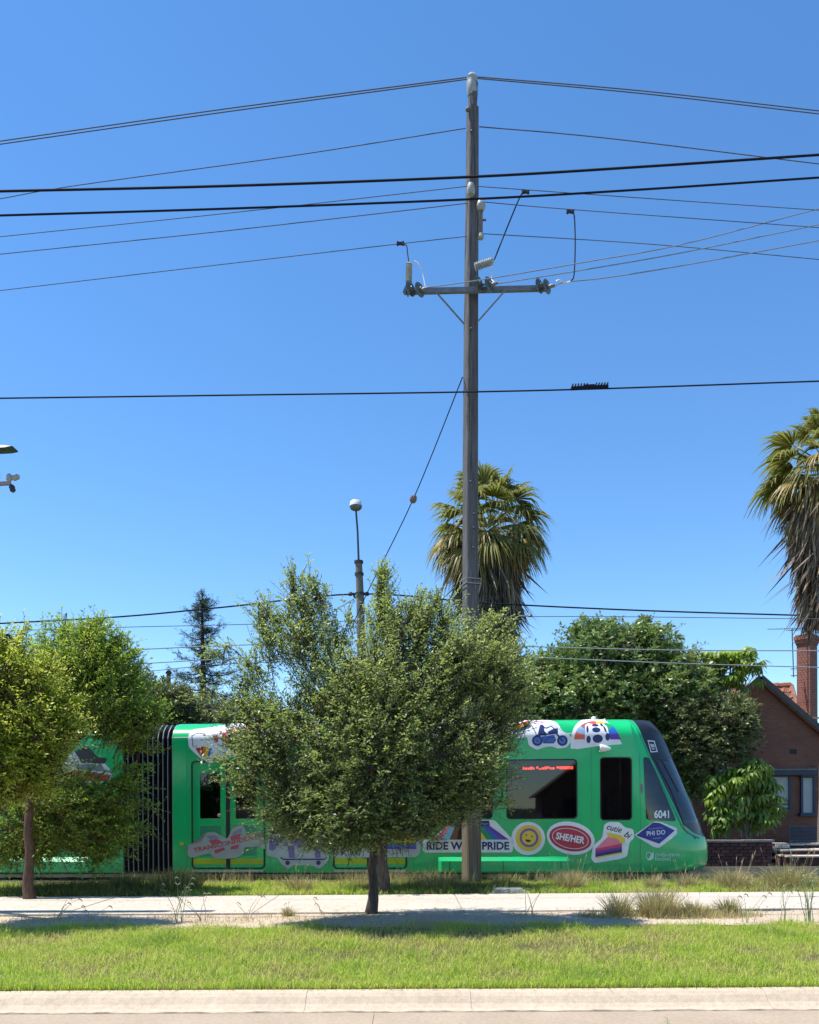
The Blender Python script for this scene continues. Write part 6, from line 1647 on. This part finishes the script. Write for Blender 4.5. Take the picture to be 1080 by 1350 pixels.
# ---- umbrella trees with large drooping whorls
UM = leaf_mat('umbrella_leaf', [(0, (0.058, 0.108, 0.024)), (.5, (0.127, 0.216, 0.033)), (1, (0.254, 0.342, 0.045))], .35, .45, .5, (.45, .62, .08))
UM2 = leaf_mat('umbrella_leaf_young', [(0, (0.180, 0.306, 0.030)), (.5, (0.288, 0.414, 0.038)), (1, (0.396, 0.504, 0.060))], .4, .45, .5, (.6, .75, .10))
def whorl_mesh(seed, mat, n=10, L=.225, droop=.95):
    rng = np.random.default_rng(seed); V, Fq, tn = [], [], []
    for k in range(n):
        a = 2 * math.pi * k / n + rng.normal() * .12; dr = np.array([math.cos(a), math.sin(a), 0]); sd = np.array([-dr[1], dr[0], 0]); l = L * (1 + rng.normal() * .12); dp = droop * (.8 + .4 * rng.random())
        b = len(V)
        for t, w in ((.0, .008), (.25, .012), (.42, .055), (.65, .075), (.85, .055), (1.0, .006)):
            p = dr * l * (math.sin(t * (1.1 + dp * .4)) * .8) + np.array([0, 0, .04 * math.sin(t * 2) - dp * l * t ** 1.8])
            fold = np.array([0, 0, .012 if .3 < t < .9 else 0]); V.extend([p - sd * w / 2 + fold, p, p + sd * w / 2 + fold])
        for i in range(5):
            for j in (0, 1): Fq.append([b + 3 * i + j, b + 3 * i + j + 1, b + 3 * i + j + 4, b + 3 * i + j + 3]); tn.append(float(np.clip(.5 + rng.normal() * .2, 0, 1)))
    b = len(V); V.extend([np.array(p) for p in ((-.007, 0, 0), (.007, 0, 0), (.007, 0, -.35), (-.007, 0, -.35), (0, -.007, 0), (0, .007, 0), (0, .007, -.35), (0, -.007, -.35))])
    Fq += [[b, b + 1, b + 2, b + 3], [b + 4, b + 5, b + 6, b + 7]]; tn += [.8, .8]
    return np_mesh('leaf', np.array(V), np.array(Fq), mat, tn)
WM = [whorl_mesh(400 + i, UM, 9 + i % 3) for i in range(4)]; WY = [whorl_mesh(420 + i, UM2, 9 + i % 2) for i in range(2)]
def umbrella(label, bx, by, d, zb, blobs, n, seed, young=None):
    rn = random.Random(seed); rng = np.random.default_rng(seed)
    b = P(bx, by, d); b.z = zb
    th = thing('umbrella_tree', label, 'tree', b, 'umbrella trees')
    C, Rr, Wt = px_blobs(blobs, d); S, k, u = sample(C, Rr, Wt, n, rng, .4)
    ctr = C.mean(0)
    for i in range(len(S)):
        p = Vector(S[i]); yl = young and rn.random() < math.exp(-((p - P(young[0], young[1], d)).length / young[2]) ** 2)
        o = put('leaf', rn.choice(WY if yl else WM), th, p - b)
        o.rotation_euler = Euler((u[i][1] * -.45 + rn.uniform(-.25, .25), u[i][0] * .45 + rn.uniform(-.25, .25), rn.uniform(0, 6.28))); s = rn.uniform(.95, 1.4); o.scale = (s, s, s)
    tips = S[rng.choice(len(S), min(len(S), 26), replace=False)]
    for j in range(3):
        m = MB(); a = b + Vector((rn.uniform(-.12, .12), rn.uniform(-.1, .1), 0)); e = Vector(ctr) + Vector((rn.uniform(-.5, .5), rn.uniform(-.3, .3), 0))
        m.tube([a, a.lerp(e, .4) + Vector((rn.uniform(-.15, .15), 0, 0)), a.lerp(e, .75), e], [.06, .045, .035, .02], 7); m.build('trunk', M['bark_palm'], th, smooth=True)
        for q_ in tips[j::3]:
            m = MB(); q_ = Vector(q_); st_ = a.lerp(e, rn.uniform(.6, 1)); m.tube([st_, st_.lerp(q_, .5) - Vector((0, 0, .08)), q_], [.02, .014, .008], 4); m.build('branch', M['bark_palm'], th)
umbrella('low umbrella tree with glossy drooping leaf whorls in front of the brick house', 985, 1112, 22.9, .3,
         [(965, 1045, 28, 34, 0, .55, 1.2), (990, 1020, 28, 20, 0, .5), (1000, 1050, 26, 26, 0, .5), (950, 1075, 16, 20, 0, .4), (985, 1078, 28, 16, 0, .5), (1012, 1035, 12, 18, 0, .3), (945, 1035, 12, 12, 0, .3), (992, 1003, 16, 6, 0, .3)], 210, 3, young=(958, 1042, .55))
umbrella('tall umbrella tree with bright leaf tops rising above the brick gable', 955, 1112, 25.2, .3,
         [(965, 862, 26, 8, 0, .5, 1.6), (985, 858, 12, 8, 0, .4, 1.2), (985, 878, 18, 13, 0, .5), (950, 872, 22, 10, 0, .5), (935, 862, 10, 6, 0, .3, .9), (970, 895, 28, 12, 0, .5), (945, 900, 20, 12, 0, .4)], 120, 4, young=(968, 858, .7))
